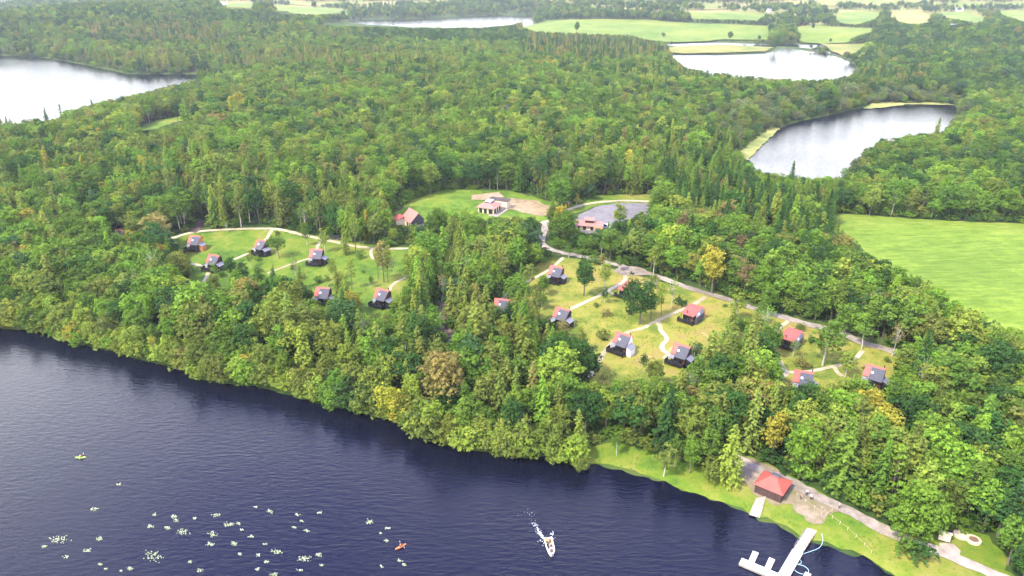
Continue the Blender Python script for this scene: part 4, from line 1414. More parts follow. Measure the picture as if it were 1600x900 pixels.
# motor boat heading for the camera
A, B = flat([(856, 845)])[0], flat([(862, 868)])[0]
c = (A + B) / 2
dv = B - A
rz = math.atan2(dv[1], dv[0])
t = thing("motor_boat", "white open motor boat carrying people in life jackets, trailing a short wake", "boat", (c[0], c[1], 0), rz)
hull, floor_, rim = MB(), MB(), MB()
pr = []
for u in np.linspace(-1, 1, 15):
    wd = .86 if u < .15 else .86 * math.sqrt(max(.03, 1 - ((u - .15) / .87) ** 2))
    zt = .62 + .22 * max(0, u) ** 2
    pr.append((u * 2.5, wd, zt))
for (x0, w0, z0), (x1, w1, z1) in zip(pr[:-1], pr[1:]):
    for s in (-1, 1):
        a4 = [(x0, s * w0, z0), (x1, s * w1, z1), (x1, s * w1 * .7, -.15), (x0, s * w0 * .7, -.15)]
        hull.poly(a4 if s < 0 else a4[::-1])
        rim.hexa([(x0, s * w0, z0 - .06), (x1, s * w1, z1 - .06), (x1, s * max(0, w1 - .24), z1 - .06), (x0, s * max(0, w0 - .24), z0 - .06)],
                 [(x0, s * w0 * 1.04, z0 + .08), (x1, s * w1 * 1.04, z1 + .08), (x1, s * max(0, w1 - .22), z1 + .08), (x0, s * max(0, w0 - .22), z0 + .08)])
    floor_.poly([(x0, -w0 * .86, .2), (x1, -w1 * .86, .2), (x1, w1 * .86, .2), (x0, w0 * .86, .2)])
hull.poly([(-2.5, -.86, .62), (-2.5, -.60, -.15), (-2.5, .60, -.15), (-2.5, .86, .62)])
hull.build("hull", M['hull_white'], t)
rim.build("gunwale", M['white'], t)
floor_.build("deck", M['grey_roof'], t)
for x in (-1.5, -.3, .9):
    MB().box(x - .18, x + .18, -.66, .66, .21, .48).build("seat", M['cream'], t)
en = MB().hexa([(-2.95, -.2, .25), (-2.52, -.2, .25), (-2.52, .2, .25), (-2.95, .2, .25)], [(-2.85, -.16, .98), (-2.55, -.16, 1.05), (-2.55, .16, 1.05), (-2.85, .16, .98)]).build("outboard_engine", M['engine'], t)
MB().box(-2.8, -2.65, -.06, .06, -.5, .247).build("engine_leg", M['grey_roof'], en)
ca, sa = math.cos(rz), math.sin(rz)
for bx, by, top, lab in ((-1.5, .35, 'life_orange', "person in an orange life jacket on the boat's stern seat"), (-1.45, -.35, 'life_yellow', "person in a yellow life jacket beside the one in orange, boat stern"),
                         (-.3, .3, 'life_yellow', "person in a yellow life jacket on the boat's middle bench"), (-.25, -.4, 'dark_cloth', "person in dark clothes on the boat's middle bench"),
                         (.9, .1, 'shirt_white', "person in a white top alone on the boat's bow seat")):
    person((c[0] + ca * bx - sa * by, c[1] + sa * bx + ca * by, .36), rz + R(90), 'sit', top, lab, "people in the motor boat")

wk = MB()
for (p0, p1, n, sp, r0) in (((853, 846), (843, 832), 60, .17, .20), ((843, 832), (834, 818), 34, .24, .13), ((865, 845), (862, 832), 14, .25, .16), ((855, 846), (864, 846), 10, .22, .2),
                            ((850, 850), (842, 842), 8, .3, .12), ((834, 818), (822, 800), 8, .9, .10)):
    a2, b2 = flat([p0])[0], flat([p1])[0]
    for k in range(int(n * 1.8)):
        q = a2 + (b2 - a2) * RNG.random() + RNG.normal(0, sp, 2)
        rr = r0 * RNG.uniform(.25, .8)
        an = RNG.uniform(0, 6.28)
        m6 = [rr * RNG.uniform(.5, 1.2) for _ in range(7)]
        wk.hexa([(q[0] + m6[i] * math.cos(an + i * .9), q[1] + m6[i] * .8 * math.sin(an + i * .9), -.01) for i in range(7)],
                [(q[0] + m6[i] * .6 * math.cos(an + i * .9), q[1] + m6[i] * .5 * math.sin(an + i * .9), RNG.uniform(.04, .14)) for i in range(7)])
tag(wk.build("wake_foam", M['foam']), kind='stuff')

LILY = [(185, 757, 9), (149, 795, 13), (93, 843, 34), (69, 854, 9), (157, 842, 15), (137, 860, 14), (103, 870, 9), (157, 882, 7), (165, 889, 5), (241, 869, 36), (242, 804, 9), (272, 807, 13), (275, 813, 10), (304, 810, 7),
        (235, 822, 11), (262, 825, 12), (285, 831, 24), (338, 805, 15), (357, 820, 20), (373, 818, 9), (332, 835, 19), (328, 850, 16), (366, 849, 14), (375, 866, 8), (297, 878, 9), (313, 891, 11), (203, 889, 12), (190, 892, 5),
        (392, 838, 11), (378, 828, 7), (400, 792, 9), (422, 799, 14), (464, 804, 9), (471, 814, 7), (460, 824, 9), (478, 829, 9), (499, 801, 11), (415, 850, 7), (434, 863, 20), (403, 867, 9), (417, 878, 9), (476, 873, 24),
        (497, 867, 12), (503, 883, 7), (468, 891, 9), (403, 889, 10), (428, 898, 14), (577, 816, 18), (606, 825, 10), (594, 833, 5), (603, 845, 7), (596, 885, 7), (625, 876, 9), (632, 882, 9)]
lily_items = []
for px, py, wd in LILY:
    x, y = flat([(px, py)])[0]
    t = thing("lily_patch", None, "water lily patch", (x, y, 0), RNG.uniform(-.6, .1), "lily patches floating on the lake")
    pads, fl = MB(), MB()
    L = wd / 7.2 * .48
    for k in range(int(wd * 1.5) + 5):
        qx, qy = RNG.normal(0, L * .46), RNG.normal(0, L * .26)
        r = RNG.uniform(.07, .14)
        a0 = RNG.uniform(0, 6.28)
        zt = RNG.uniform(.015, .06)
        pads.hexa([(qx + r * math.cos(a0 + i * .87), qy + r * math.sin(a0 + i * .87), -.01) for i in range(7)], [(qx + r * math.cos(a0 + i * .87), qy + r * math.sin(a0 + i * .87), zt) for i in range(7)])
        if RNG.random() < .45:
            fx, fy, fr = qx + RNG.normal(0, .06), qy + RNG.normal(0, .06), RNG.uniform(.04, .10)
            for i in range(6):
                a1 = a0 + i * 1.047
                fl.poly([(fx, fy, .05), (fx + fr * .6 * math.cos(a1 - .4), fy + fr * .6 * math.sin(a1 - .4), .13), (fx + fr * 1.2 * math.cos(a1), fy + fr * 1.2 * math.sin(a1), .17), (fx + fr * .6 * math.cos(a1 + .4), fy + fr * .6 * math.sin(a1 + .4), .13)])
    tag(pads.build("pads", M['pad'], t), kind='stuff')
    tag(fl.build("blossoms", M['petal'], t), kind='stuff')
    lily_items.append((t, x, y, "broad" if wd > 17 else ("small" if wd < 10 else "loose")))
WLAND = [("the lime kayak", *KG), ("the orange kayak", *KO), ("the motor boat", c[0], c[1])]
ORD = ["closest", "second closest", "third closest", "fourth closest", "fifth closest", "sixth closest", "seventh closest", "eighth closest", "ninth closest", "tenth closest",
       "eleventh closest", "twelfth closest", "thirteenth closest", "fourteenth closest", "fifteenth closest", "sixteenth closest"]


def rank_labels(items, marks, maxd, maxrank, phrase):
    """items: (object, x, y, look). Labels each by its look and its rank of nearness to a landmark; returns those left over."""
    left, done = list(items), []
    byl = {}
    for it in items:
        byl.setdefault(it[3], []).append(it)
    for look, its in byl.items():
        ranks = {}
        for mi, (ph, mx, my) in enumerate(marks):
            for r, j in enumerate(sorted(range(len(its)), key=lambda j: math.hypot(its[j][1] - mx, its[j][2] - my))[:maxrank]):
                dd = math.hypot(its[j][1] - mx, its[j][2] - my)
                if dd < maxd:
                    ranks.setdefault(j, []).append((r, dd, mi))
        for j, it in enumerate(its):
            if j in ranks:
                r, dd, mi = min(ranks[j])
                it[0]['label'] = phrase.format(look=look, ord=ORD[r], mark=marks[mi][0])
                done.append(it)
    ids = {id(d[0]) for d in done}
    return [i for i in left if id(i[0]) not in ids]


for it in rank_labels(lily_items, WLAND, 1e9, 16, "{look} patch of floating water lilies, {ord} of its size to {mark}"):
    it[0]['label'] = it[3] + " patch of floating water lilies on the dark lake"


# ------------------------------------------------------------------ far houses
def farmhouse(px, py, L, Dp, h, rz, roof, label, name="farmhouse", cat="house"):
    p = at(px, py)
    t = thing(name, label, cat, p, R(rz), "far buildings beyond the lakes")
    MB().hexa([(-L / 2, y, z) for y, z in [(-Dp / 2, -1), (Dp / 2, -1), (Dp / 2, h), (0, h + Dp * .38), (-Dp / 2, h)]], [(L / 2, y, z) for y, z in [(-Dp / 2, -1), (Dp / 2, -1), (Dp / 2, h), (0, h + Dp * .38), (-Dp / 2, h)]]).build("wall", M['farm_wall'], t)
    rt = h + Dp * .38 + .25
    rf = MB().slab([(-L / 2 - .4, -Dp / 2 - .5, h), (L / 2 + .4, -Dp / 2 - .5, h), (L / 2 + .4, 0, rt), (-L / 2 - .4, 0, rt)], .2).slab([(-L / 2 - .4, .003, rt), (L / 2 + .4, .003, rt), (L / 2 + .4, Dp / 2 + .5, h), (-L / 2 - .4, Dp / 2 + .5, h)], .2).build("roof", M[roof], t)
    if name == "farmhouse":
        for x in (-L / 2 + .6, L / 2 - .6):
            MB().box(x - .4, x + .4, -.4, .4, rt - .5, rt + 1.3).build("chimney", M['farm_wall'], rf)
    for x in np.linspace(-L / 2 + 1.5, L / 2 - 1.5, max(2, int(L / 4))):
        for z in ([1.0, 3.6] if h > 4.5 else [1.0]):
            MB().box(x - .55, x + .55, -Dp / 2 - .06, -Dp / 2 - .003, z, z + 1.3).build("window", M['glass'], t)
    BUILT.append((p[0], p[1], L * .6))
    return p


FARM = [(352, 9, 13, 8, 5, 5, 'farm_roof', "white house above the small pale field far beyond the wooded hill", "farmhouse", "house"),
        (1240, 23, 14, 9, 5.2, -8, 'farm_roof_red', "far two-storey house with a brownish red roof among hedgerow trees", "farmhouse", "house"),
        (1203, 20, 12, 8, 4.5, 12, 'farm_roof', "far pale house west of the red-roofed one", "farmhouse", "house"),
        (1216, 45, 26, 9, 3.2, 0, 'farm_roof', "long low farm shed at the edge of the lakeside field", "farm_shed", "shed"),
        (1490, 50, 24, 16, 5, -12, 'farm_roof', "big pale farm shed with a grey roof in the eastern trees", "farm_shed", "shed"),
        (1497, 18, 18, 9, 4.5, 0, 'farm_roof', "far bluish roofed house on the rise beyond the hedges", "farmhouse", "house"),
        (1165, 14, 12, 8, 4.6, 20, 'farm_roof_red', "small far house between hedges, faintly reddish roof", "farmhouse", "house"),
        (1418, 49, 16, 8, 4, -5, 'farm_roof', "far pale bungalow behind the hedge of the upper field", "farmhouse", "house")]
for f in FARM:
    farmhouse(*f)

# ------------------------------------------------------------------ trees
# outlines, as the photograph shows them, of the open water and grass that no crown covers
CLEAR = [
    [(-50, 84), (60, 90), (130, 102), (200, 118), (330, 118), (300, 123), (255, 135), (215, 144), (180, 151), (140, 160), (108, 168), (75, 186), (40, 182), (-50, 172)],
    [(490, 36), (590, 31), (690, 28), (745, 26), (830, 26), (800, 38), (750, 42), (690, 42), (640, 42), (560, 40), (500, 38)],
    [(1048, 87), (1120, 85), (1250, 80), (1300, 84), (1333, 100), (1333, 116), (1290, 122), (1240, 122), (1180, 118), (1110, 110), (1070, 104)],
    [(1168, 245), (1200, 215), (1290, 192), (1350, 180), (1480, 178), (1483, 195), (1478, 206), (1450, 205), (1420, 208), (1380, 218), (1330, 225), (1310, 240), (1310, 258), (1318, 277), (1280, 274), (1240, 270), (1200, 268), (1175, 258)],
    [(1302, 335), (1450, 343), (1640, 351), (1640, 530), (1560, 500), (1520, 482), (1490, 460), (1460, 442), (1420, 422), (1390, 410), (1360, 396), (1335, 376), (1315, 352)],
    [(815, 40), (900, 33), (1010, 33), (1130, 39), (1200, 43), (1200, 60), (1130, 62), (1040, 64), (1005, 58), (985, 53), (900, 50), (830, 46)],
    [(1040, 68), (1280, 70), (1250, 80), (1050, 84)],
    [(1250, 44), (1280, 42), (1380, 48), (1345, 52), (1318, 66), (1252, 66)],
    [(1290, 72), (1355, 70), (1340, 78), (1318, 88), (1302, 80)],
    [(1304, 28), (1324, 21), (1372, 21), (1368, 29), (1340, 37), (1318, 36)],
    [(1392, 19), (1438, 18), (1456, 34), (1430, 37), (1402, 33)], [(1470, 21), (1512, 21), (1540, 32), (1525, 35), (1478, 26)], [(1562, 20), (1620, 21), (1620, 33), (1600, 33)],
    [(1078, 22), (1145, 21), (1195, 24), (1185, 31), (1130, 29), (1082, 29)], [(346, 9), (395, 8), (392, 13), (350, 12)], [(430, 16), (445, 12), (515, 16), (550, 20), (500, 22), (440, 20)],
    [(905, 485), (960, 445), (985, 430), (1000, 440), (985, 470), (1000, 500), (1040, 490), (1060, 475), (1120, 465), (1150, 478), (1138, 500), (1110, 520), (1085, 560), (1060, 580), (1030, 570), (1000, 580), (950, 592), (922, 592), (915, 560), (905, 530), (880, 510)],
    [(858, 505), (905, 465), (970, 432), (955, 425), (930, 440), (900, 455), (860, 470), (840, 492)],
    [(1215, 505), (1230, 495), (1270, 510), (1290, 545), (1270, 560), (1330, 552), (1395, 560), (1398, 590), (1380, 612), (1350, 590), (1300, 592), (1268, 602), (1232, 602), (1215, 570), (1228, 552)],
    [(845, 385), (905, 393), (902, 404), (850, 396)], [(960, 418), (1010, 420), (1005, 432), (965, 430)], [(1070, 449), (1140, 467), (1192, 486), (1190, 492), (1130, 475)], [(1195, 488), (1265, 506), (1265, 511), (1200, 494)],
    [(1300, 516), (1402, 549), (1402, 557), (1300, 526)], [(835, 430), (870, 405), (905, 402), (895, 425), (882, 452), (850, 450)],
    [(258, 375), (300, 361), (420, 357), (500, 369), (522, 376), (510, 400), (520, 430), (500, 442), (470, 430), (420, 415), (390, 430), (350, 402), (322, 408), (302, 462), (294, 440), (315, 410), (280, 390)],
    [(540, 402), (585, 388), (600, 420), (630, 440), (612, 478), (580, 502), (556, 470)], [(560, 380), (640, 384), (700, 386), (700, 391), (600, 391)],
    [(650, 312), (690, 297), (740, 296), (800, 300), (850, 318), (855, 335), (800, 336), (788, 336), (740, 336), (735, 322), (690, 324), (665, 320)], [(618, 318), (664, 316), (666, 350), (616, 354)],
    [(888, 330), (930, 312), (1012, 307), (1014, 334), (985, 337), (947, 345), (945, 362), (898, 362), (903, 340)], [(844, 340), (858, 340), (858, 360), (846, 360)],
    [(920, 702), (960, 692), (1000, 722), (1060, 740), (1110, 758), (1142, 742), (1160, 720), (1240, 752), (1330, 800), (1440, 850), (1545, 885), (1545, 910), (1380, 905), (1260, 855), (1160, 805), (1040, 760), (960, 738)],
    [(685, 478), (697, 478), (695, 505), (708, 540), (700, 540), (690, 515)], [(884, 611), (907, 611), (907, 625), (886, 625)],
    [(205, 206), (245, 189), (300, 181), (295, 187), (265, 193), (235, 206)], [(498, 450), (515, 450), (515, 468), (494, 468)], [(772, 474), (795, 474), (795, 487), (772, 487)],
    [(866, 490), (884, 490), (884, 502), (866, 502)], [(184, 358), (196, 358), (196, 374), (184, 374)], [(578, 452), (612, 450), (612, 478), (584, 478)], [(322, 404), (346, 404), (338, 428), (318, 430)],
    [(400, 374), (424, 374), (418, 402), (400, 404)], [(965, 442), (982, 442), (982, 460), (965, 462)], [(1236, 583), (1270, 583), (1268, 604), (1236, 602)], [(1340, 572), (1382, 572), (1380, 612), (1352, 602)],
    [(1462, 822), (1492, 822), (1540, 846), (1545, 880), (1500, 880), (1455, 850)],
    [(1152, 246), (1162, 228), (1188, 209), (1208, 200), (1190, 226), (1168, 248)], [(1365, 162), (1470, 161), (1470, 166), (1365, 166)],
]
CLEAR = [np.array(c_, float) for c_ in CLEAR]
OPEN_G = [(world(p_)[:, :2], name) for p_, name in ((F1, 'f1'), (MEADOW_R, 'mr'), (MEADOW_L, 'ml'), (GLADE, 'gl'), (SHORE_LAWN, 'sl'), ([(1440, 838), (1468, 828), (1500, 824), (1545, 838), (1575, 872), (1562, 893), (1505, 872), (1450, 850)], 'l2'), (SMALL_GLADE, 'sg'),
          ([(880, 340), (905, 322), (930, 306), (1022, 304), (1026, 322), (1018, 340), (985, 346), (962, 368), (900, 368)], 'cp'))]
OPEN_G += [(world(p_)[:, :2], 'far') for p_, _k in FAR_FIELDS]


def clear_hit(px, py):
    h = np.zeros(px.shape, bool)
    for c_ in CLEAR:
        b = (px >= c_[:, 0].min()) & (px <= c_[:, 0].max()) & (py >= c_[:, 1].min()) & (py <= c_[:, 1].max())
        if b.any():
            h[b] |= in_poly(px[b], py[b], c_)
    return h


def candidates(s, d0, d1, half=.86):
    xs, ys = np.arange(-half * d1, half * d1, s), np.arange(d0 * .7, d1, s)
    X, Y = np.meshgrid(xs, ys)
    X = (X + RNG.uniform(-.42, .42, X.shape) * s).ravel()
    Y = (Y + RNG.uniform(-.42, .42, Y.shape) * s).ravel()
    D = np.hypot(X, Y)
    k = (D >= d0) & (D < d1) & (np.abs(X) < half * Y + 25)
    return X[k], Y[k]


def fields(x, y, seed):
    r = np.random.default_rng(seed)
    v = np.zeros(x.shape)
    for lam, a_ in ((160, 1.0), (75, .8), (34, .7)):
        for _ in range(3):
            th, ph = r.uniform(0, 6.28, 2)
            v += a_ * np.sin((x * math.cos(th) + y * math.sin(th)) * 6.283 / lam + ph)
    return v / 3.2


def open_zone(x, y):
    """0 in woodland, 1 in open ground, 2 and 3 in the half-wooded fringes of the two cabin meadows."""
    z = np.zeros(x.shape, int)
    for P_, nm in OPEN_G:
        b = (x >= P_[:, 0].min()) & (x <= P_[:, 0].max()) & (y >= P_[:, 1].min()) & (y <= P_[:, 1].max())
        if b.any():
            idx = np.where(b)[0]
            z[idx[in_poly(x[idx], y[idx], P_)]] = {'ml': 2, 'mr': 3}.get(nm, 1)
    return z


def road_free(x, y):
    ok = np.ones(x.shape, bool)
    for L, wd in ROADS:
        b = (x > L[:, 0].min() - 6) & (x < L[:, 0].max() + 6) & (y > L[:, 1].min() - 6) & (y < L[:, 1].max() + 6)
        if b.any():
            idx = np.where(b)[0]
            ok[idx] &= seg_dist(x[idx], y[idx], L[::3] if len(L) > 12 else L, False) > wd
    for bx, by, r in BUILT:
        ok &= np.hypot(x - bx, y - by) > r
    return ok


XS, YS = [], []
for s_, d0, d1 in ((4.6, 120, 420), (4.9, 420, 800), (6.4, 800, 1500), (10.0, 1500, 3500)):
    a_, b2 = candidates(s_, d0, d1)
    XS.append(a_); YS.append(b2)
X, Y = np.concatenate(XS), np.concatenate(YS)
SHL = smooth_line(flat([q for q in NEAR if -700 <= q[0] <= 900]), 2.9)
for rep_ in range(2):
    q = SHL + RNG.normal(0, .8, SHL.shape)
    g0, gx, gy = shore_sd(q[:, 0], q[:, 1]), shore_sd(q[:, 0] + .5, q[:, 1]), shore_sd(q[:, 0], q[:, 1] + .5)
    g = np.stack([gx - g0, gy - g0], 1)
    g /= np.linalg.norm(g, axis=1)[:, None] + 1e-9
    q = q + g * (RNG.uniform(.4, 1.6, len(q)) + rep_ * 2.6 - g0)[:, None]
    X, Y = np.concatenate([X, q[:, 0]]), np.concatenate([Y, q[:, 1]])
EDG = []
for el in ([(1296, 331), (1400, 338), (1500, 344), (1620, 350), (1720, 354)], [(632, 318), (650, 309), (700, 293), (800, 294), (872, 312)], [(1180, 711), (1250, 743), (1330, 785), (1385, 814)],
           [(1085, 441), (1140, 459), (1200, 479), (1262, 497)]):
    q = smooth_line(world(el), 2.4)
    EDG.append(np.vstack([q + RNG.normal(0, .7, q.shape) + np.array([0, 1.2 + 2.4 * r_]) for r_ in range(2)]))
EDG = np.vstack(EDG)
FORCE = np.zeros(len(X), bool)
FORCE[-2 * len(SHL):] = True
X, Y = np.concatenate([X, EDG[:, 0]]), np.concatenate([Y, EDG[:, 1]])
FORCE = np.concatenate([FORCE, np.zeros(len(EDG), bool)])
EDGE = np.zeros(len(X), bool)
EDGE[-len(EDG):] = True
SD = shore_sd(X, Y)
k = (SD > 4.0) | (FORCE & (SD > .05)) | ((SD > .8) & (np.hypot(X, Y) > 500))
X, Y, SD, FORCE, EDGE = X[k], Y[k], SD[k], FORCE[k], EDGE[k]
Z = ground_z(X, Y, SD)
PX, PY = project(X, Y, Z)
OZ = open_zone(X, Y)
U = RNG.random(len(X))
k = (OZ == 0) | ((OZ == 2) & (PX > 515) & (U < .50)) | ((OZ == 3) & (PX < 862) & (PY > 440) & (U < .40)) | ((OZ == 3) & (PX > 1125) & (PX < 1205) & (U < .7))
k &= road_free(X, Y)
k &= ~((np.hypot(X, Y) > 1500) & (fields(X, Y, 5) > .85))
farm = in_poly(PX, PY, FARM_R) | in_poly(PX, PY, FARM_L)
hu, hv = X * .92 + Y * .34 + 45 * np.sin(Y / 170), Y * .9 - X * .28 + 50 * np.sin(X / 210)
hedge = np.minimum(np.abs((hu / 150) % 1 - .5) * 150, np.abs((hv / 190) % 1 - .5) * 190) < 9
k &= ~farm | hedge | (fields(X, Y, 9) > .55)
X, Y, Z, SD, PX, PY, OZ, FORCE, EDGE = [q[k] for q in (X, Y, Z, SD, PX, PY, OZ, FORCE, EDGE)]
n = len(X)
D = np.hypot(X, Y)

KINDS = ['broadleaf', 'larch', 'spruce', 'pine', 'birch', 'willow', 'shrub']
KP = np.tile(np.array([.74, .07, .04, .04, .11, 0]), (n, 1))
TP = np.tile(np.array([.34, .20, .10, .19, .10, .006, .010, .05, .002, .006]), (n, 1))      # order of TINTS


def zone(mask, kp=None, tp=None):
    if kp is not None: KP[mask] = kp
    if tp is not None: TP[mask] = tp


def pz(poly):
    return in_poly(PX, PY, poly)


zone(pz([(-400, 180), (420, 180), (420, 360), (250, 480), (-400, 560)]), [.60, .18, .06, .03, .13, 0], [.29, .20, .15, .20, .10, .014, .02, .03, 0, 0])
zone(pz([(-400, 380), (290, 380), (480, 480), (760, 660), (300, 620), (-400, 520)]), [.72, .12, .02, .02, .12, 0], [.32, .26, .12, .15, .11, .012, .01, .015, 0, 0])
zone(pz([(330, 470), (620, 470), (700, 400), (860, 440), (900, 600), (1020, 700), (900, 720), (640, 660), (400, 600)]), [.46, .38, .03, .03, .10, 0], [.28, .24, .11, .20, .13, .008, .03, .02, 0, 0])
zone(pz([(400, 270), (640, 280), (630, 375), (400, 360)]), [.40, .06, .04, .26, .24, 0], [.26, .16, .16, .26, .14, 0, .02, 0, 0, 0])
zone(pz([(640, 250), (820, 250), (820, 300), (640, 300)]), [.9, 0, .04, 0, .06, 0], [.34, .22, .30, .06, .04, 0, 0, .04, 0, 0])
zone(pz([(820, 230), (1050, 230), (1040, 312), (820, 312)]), [.26, .08, .12, .46, .08, 0], [.22, .16, .22, .22, .14, .01, .01, .02, 0, 0])
zone(pz([(1030, 250), (1120, 235), (1330, 300), (1330, 400), (1230, 420), (1040, 350)]), [.20, .14, .62, .02, .02, 0], [.30, .10, .42, .09, .03, .002, .012, .04, .006, 0])
zone(pz([(1000, 350), (1230, 420), (1330, 400), (1420, 460), (1400, 540), (1050, 440)]), [.80, .02, .06, .04, .08, 0], [.32, .22, .26, .06, .06, .01, .02, .03, .02, 0])
zone(pz([(1180, 600), (1420, 560), (1420, 450), (1800, 560), (1800, 1000), (1560, 900), (1150, 720)]), [.84, .06, 0, .02, .08, 0], [.30, .25, .18, .14, .10, .015, .01, .005, 0, 0])
zone(pz([(1180, 630), (1420, 620), (1420, 740), (1180, 700)]), [.70, .16, 0, .04, .10, 0], [.28, .2, .18, .16, .13, .04, .02, 0, 0, 0])
zone(pz([(900, 600), (1180, 600), (1180, 720), (920, 700)]), [.62, .24, .02, .04, .08, 0], [.32, .2, .2, .16, .08, .01, .03, 0, 0, 0])
zone(pz([(1290, 270), (1700, 250), (1700, 355), (1290, 335)]), [.88, .02, .03, .03, .04, 0], [.36, .22, .22, .14, .06, 0, 0, .03, 0, 0])
zone(pz([(1340, 50), (1700, 40), (1700, 160), (1500, 165), (1330, 130)]), [.93, .02, .05, 0, 0, 0], [.30, .05, .26, .10, .02, 0, .01, .26, 0, 0])
zone(pz([(820, 58), (1000, 52), (1045, 95), (960, 112), (820, 100)]), [.10, .10, .80, 0, 0, 0], [.10, 0, .06, .26, 0, 0, .22, .36, 0, 0])
zone(pz([(690, 42), (812, 42), (830, 60), (690, 54)]), [.1, .1, .8, 0, 0, 0], [.05, 0, .05, .35, 0, 0, .35, .2, 0, 0])
zone(pz([(110, 10), (300, 5), (350, 80), (150, 75)]), [.35, .25, .40, 0, 0, 0], [.16, .02, .10, .20, .02, 0, .26, .22, .02, 0])
zone(pz([(-100, 96), (560, 92), (700, 100), (700, 118), (350, 120)]), [.45, .30, .25, 0, 0, 0], [.12, .05, .05, .44, .10, 0, .16, .08, 0, 0])
zone(pz([(1050, 118), (1330, 118), (1460, 135), (1400, 160), (1060, 140)]), [.20, .15, .65, 0, 0, 0], [.18, .02, .20, .20, .03, 0, .17, .20, 0, 0])
zone(pz([(1080, 195), (1210, 160), (1490, 145), (1490, 163), (1210, 208), (1150, 260)]), [.35, 0, 0, 0, 0, .65], [.14, .04, .10, .22, .04, 0, 0, .10, 0, .36])
zone(pz([(540, 50), (800, 55), (830, 78), (560, 78)]), [1, 0, 0, 0, 0, 0], [.22, .02, .40, .04, 0, 0, 0, .32, 0, 0])
zone(PY < 48, [.92, 0, .08, 0, 0, 0], [.30, .05, .22, .14, .03, 0, .01, .25, 0, 0])
shore = (FORCE | (SD < 5)) & (D < 420)
KP[shore] = [.16, .0, 0, 0, .02, .82]
TP[shore] = [.16, .13, .03, .40, .22, .03, .03, 0, 0, .0]
shore = (SD < 8) & (D >= 420)
KP[shore] = [.4, 0, 0, 0, 0, .6]
TP[shore] = [.2, .05, .12, .25, .05, 0, 0, .1, 0, .23]
f1_, f2_ = fields(X, Y, 11), fields(X, Y, 23)
KP *= np.exp(np.stack([-.5 * f1_, .9 * f1_, .8 * f1_, .5 * f1_, .3 * f2_, 0 * f1_], 1))
TP *= np.exp(np.stack([0 * f2_, .8 * f2_, -.9 * f2_, .5 * f1_, .7 * f2_, 0 * f2_, .6 * f1_, -.6 * f2_, 0 * f2_, 0 * f2_], 1))
near_shore = (SD < 17) & (D < 430)
KP[near_shore] *= np.array([1, .2, .1, .3, .8, 1, 1])[:KP.shape[1]]
KP /= KP.sum(1)[:, None]
TP /= TP.sum(1)[:, None]
KI = (KP.cumsum(1) < RNG.random(n)[:, None]).sum(1).clip(0, 5)
TI = (TP.cumsum(1) < RNG.random(n)[:, None]).sum(1).clip(0, 9)
TI[(KI == 1) & (RNG.random(n) < .45) & (D < 700)] = 3
TI[(KI == 4) & (TI == 2)] = 0
KI[EDGE] = 6
TI[EDGE] = RNG.choice([0, 0, 1, 2, 3], EDGE.sum())
HM = np.array([13.5, 15.5, 16.0, 16.0, 13.0, 6.0, 4.3])[KI]
H = HM * np.clip(RNG.normal(1.0, .16, n), .62, 1.4)
H *= np.where((SD < 9) & (KI != 5), .74, 1.0) * np.where((KI == 5) & FORCE, 1.12, 1.0)
H *= np.where(OZ > 0, .82, 1.0)
SI = np.array([BY[KINDS[q]][RNG.integers(len(BY[KINDS[q]]))] for q in KI])
SR = np.array([s['r'] for s in SPEC])[SI]
SH = np.array([s['h'] for s in SPEC])[SI]
WS = RNG.uniform(.80, 1.14, n)
keep = np.zeros(n, bool)
for att in range(3):
    todo = ~keep
    if att: H[todo] *= .72
    hit = np.zeros(n, bool)
    kx = SR * WS * H / SH
    for fz, fx in ((1.0, 0), (.72, -.55), (.72, .55), (.5, -.95), (.5, .95), (.45, 0), (.25, -.6), (.25, .6), (.88, -.3), (.88, .3)):
        qx, qy = project(X + fx * kx, Y, Z + fz * H)
        hit |= clear_hit(qx, qy)
    hit |= clear_hit(PX, PY)
    keep |= todo & ~hit
sel = np.where(keep)[0]
# thin out trees crowded by a taller neighbour that was kept
TINT = np.array([TINTS[q] for q in TN])[TI] * RNG.uniform(.80, 1.22, (n, 1)) * RNG.uniform(.92, 1.08, (n, 3))
ROT = RNG.uniform(0, 6.28, n)

NAME = {'broadleaf': ("broadleaf_tree", "broadleaf tree"), 'larch': ("conifer_tree", "conifer"), 'spruce': ("conifer_tree", "conifer"), 'pine': ("pine_tree", "pine"),
        'birch': ("birch_tree", "birch"), 'willow': ("willow_bush", "willow bush"), 'shrub': ("shrub", "shrub"), 'dome': ("broadleaf_tree", "broadleaf tree")}
LIMIT = {"broadleaf_tree": 285, "conifer_tree": 250, "pine_tree": 90, "birch_tree": 130, "willow_bush": 110, "shrub": 165}


def plant(si, x, y, z, h, ws, rz, tint, label, group=None):
    s = SPEC[si]
    nm, cat = NAME[s['kind']]
    t = thing(nm, label, cat, (x, y, z), rz, group)
    k = h / s['h']
    t.scale = (k * ws, k * ws, k)
    t.rotation_euler = (RNG.normal(0, .035), RNG.normal(0, .035), rz)
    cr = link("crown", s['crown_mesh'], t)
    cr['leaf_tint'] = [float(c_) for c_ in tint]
    link("trunk", s['trunk_mesh'], t)
    return t


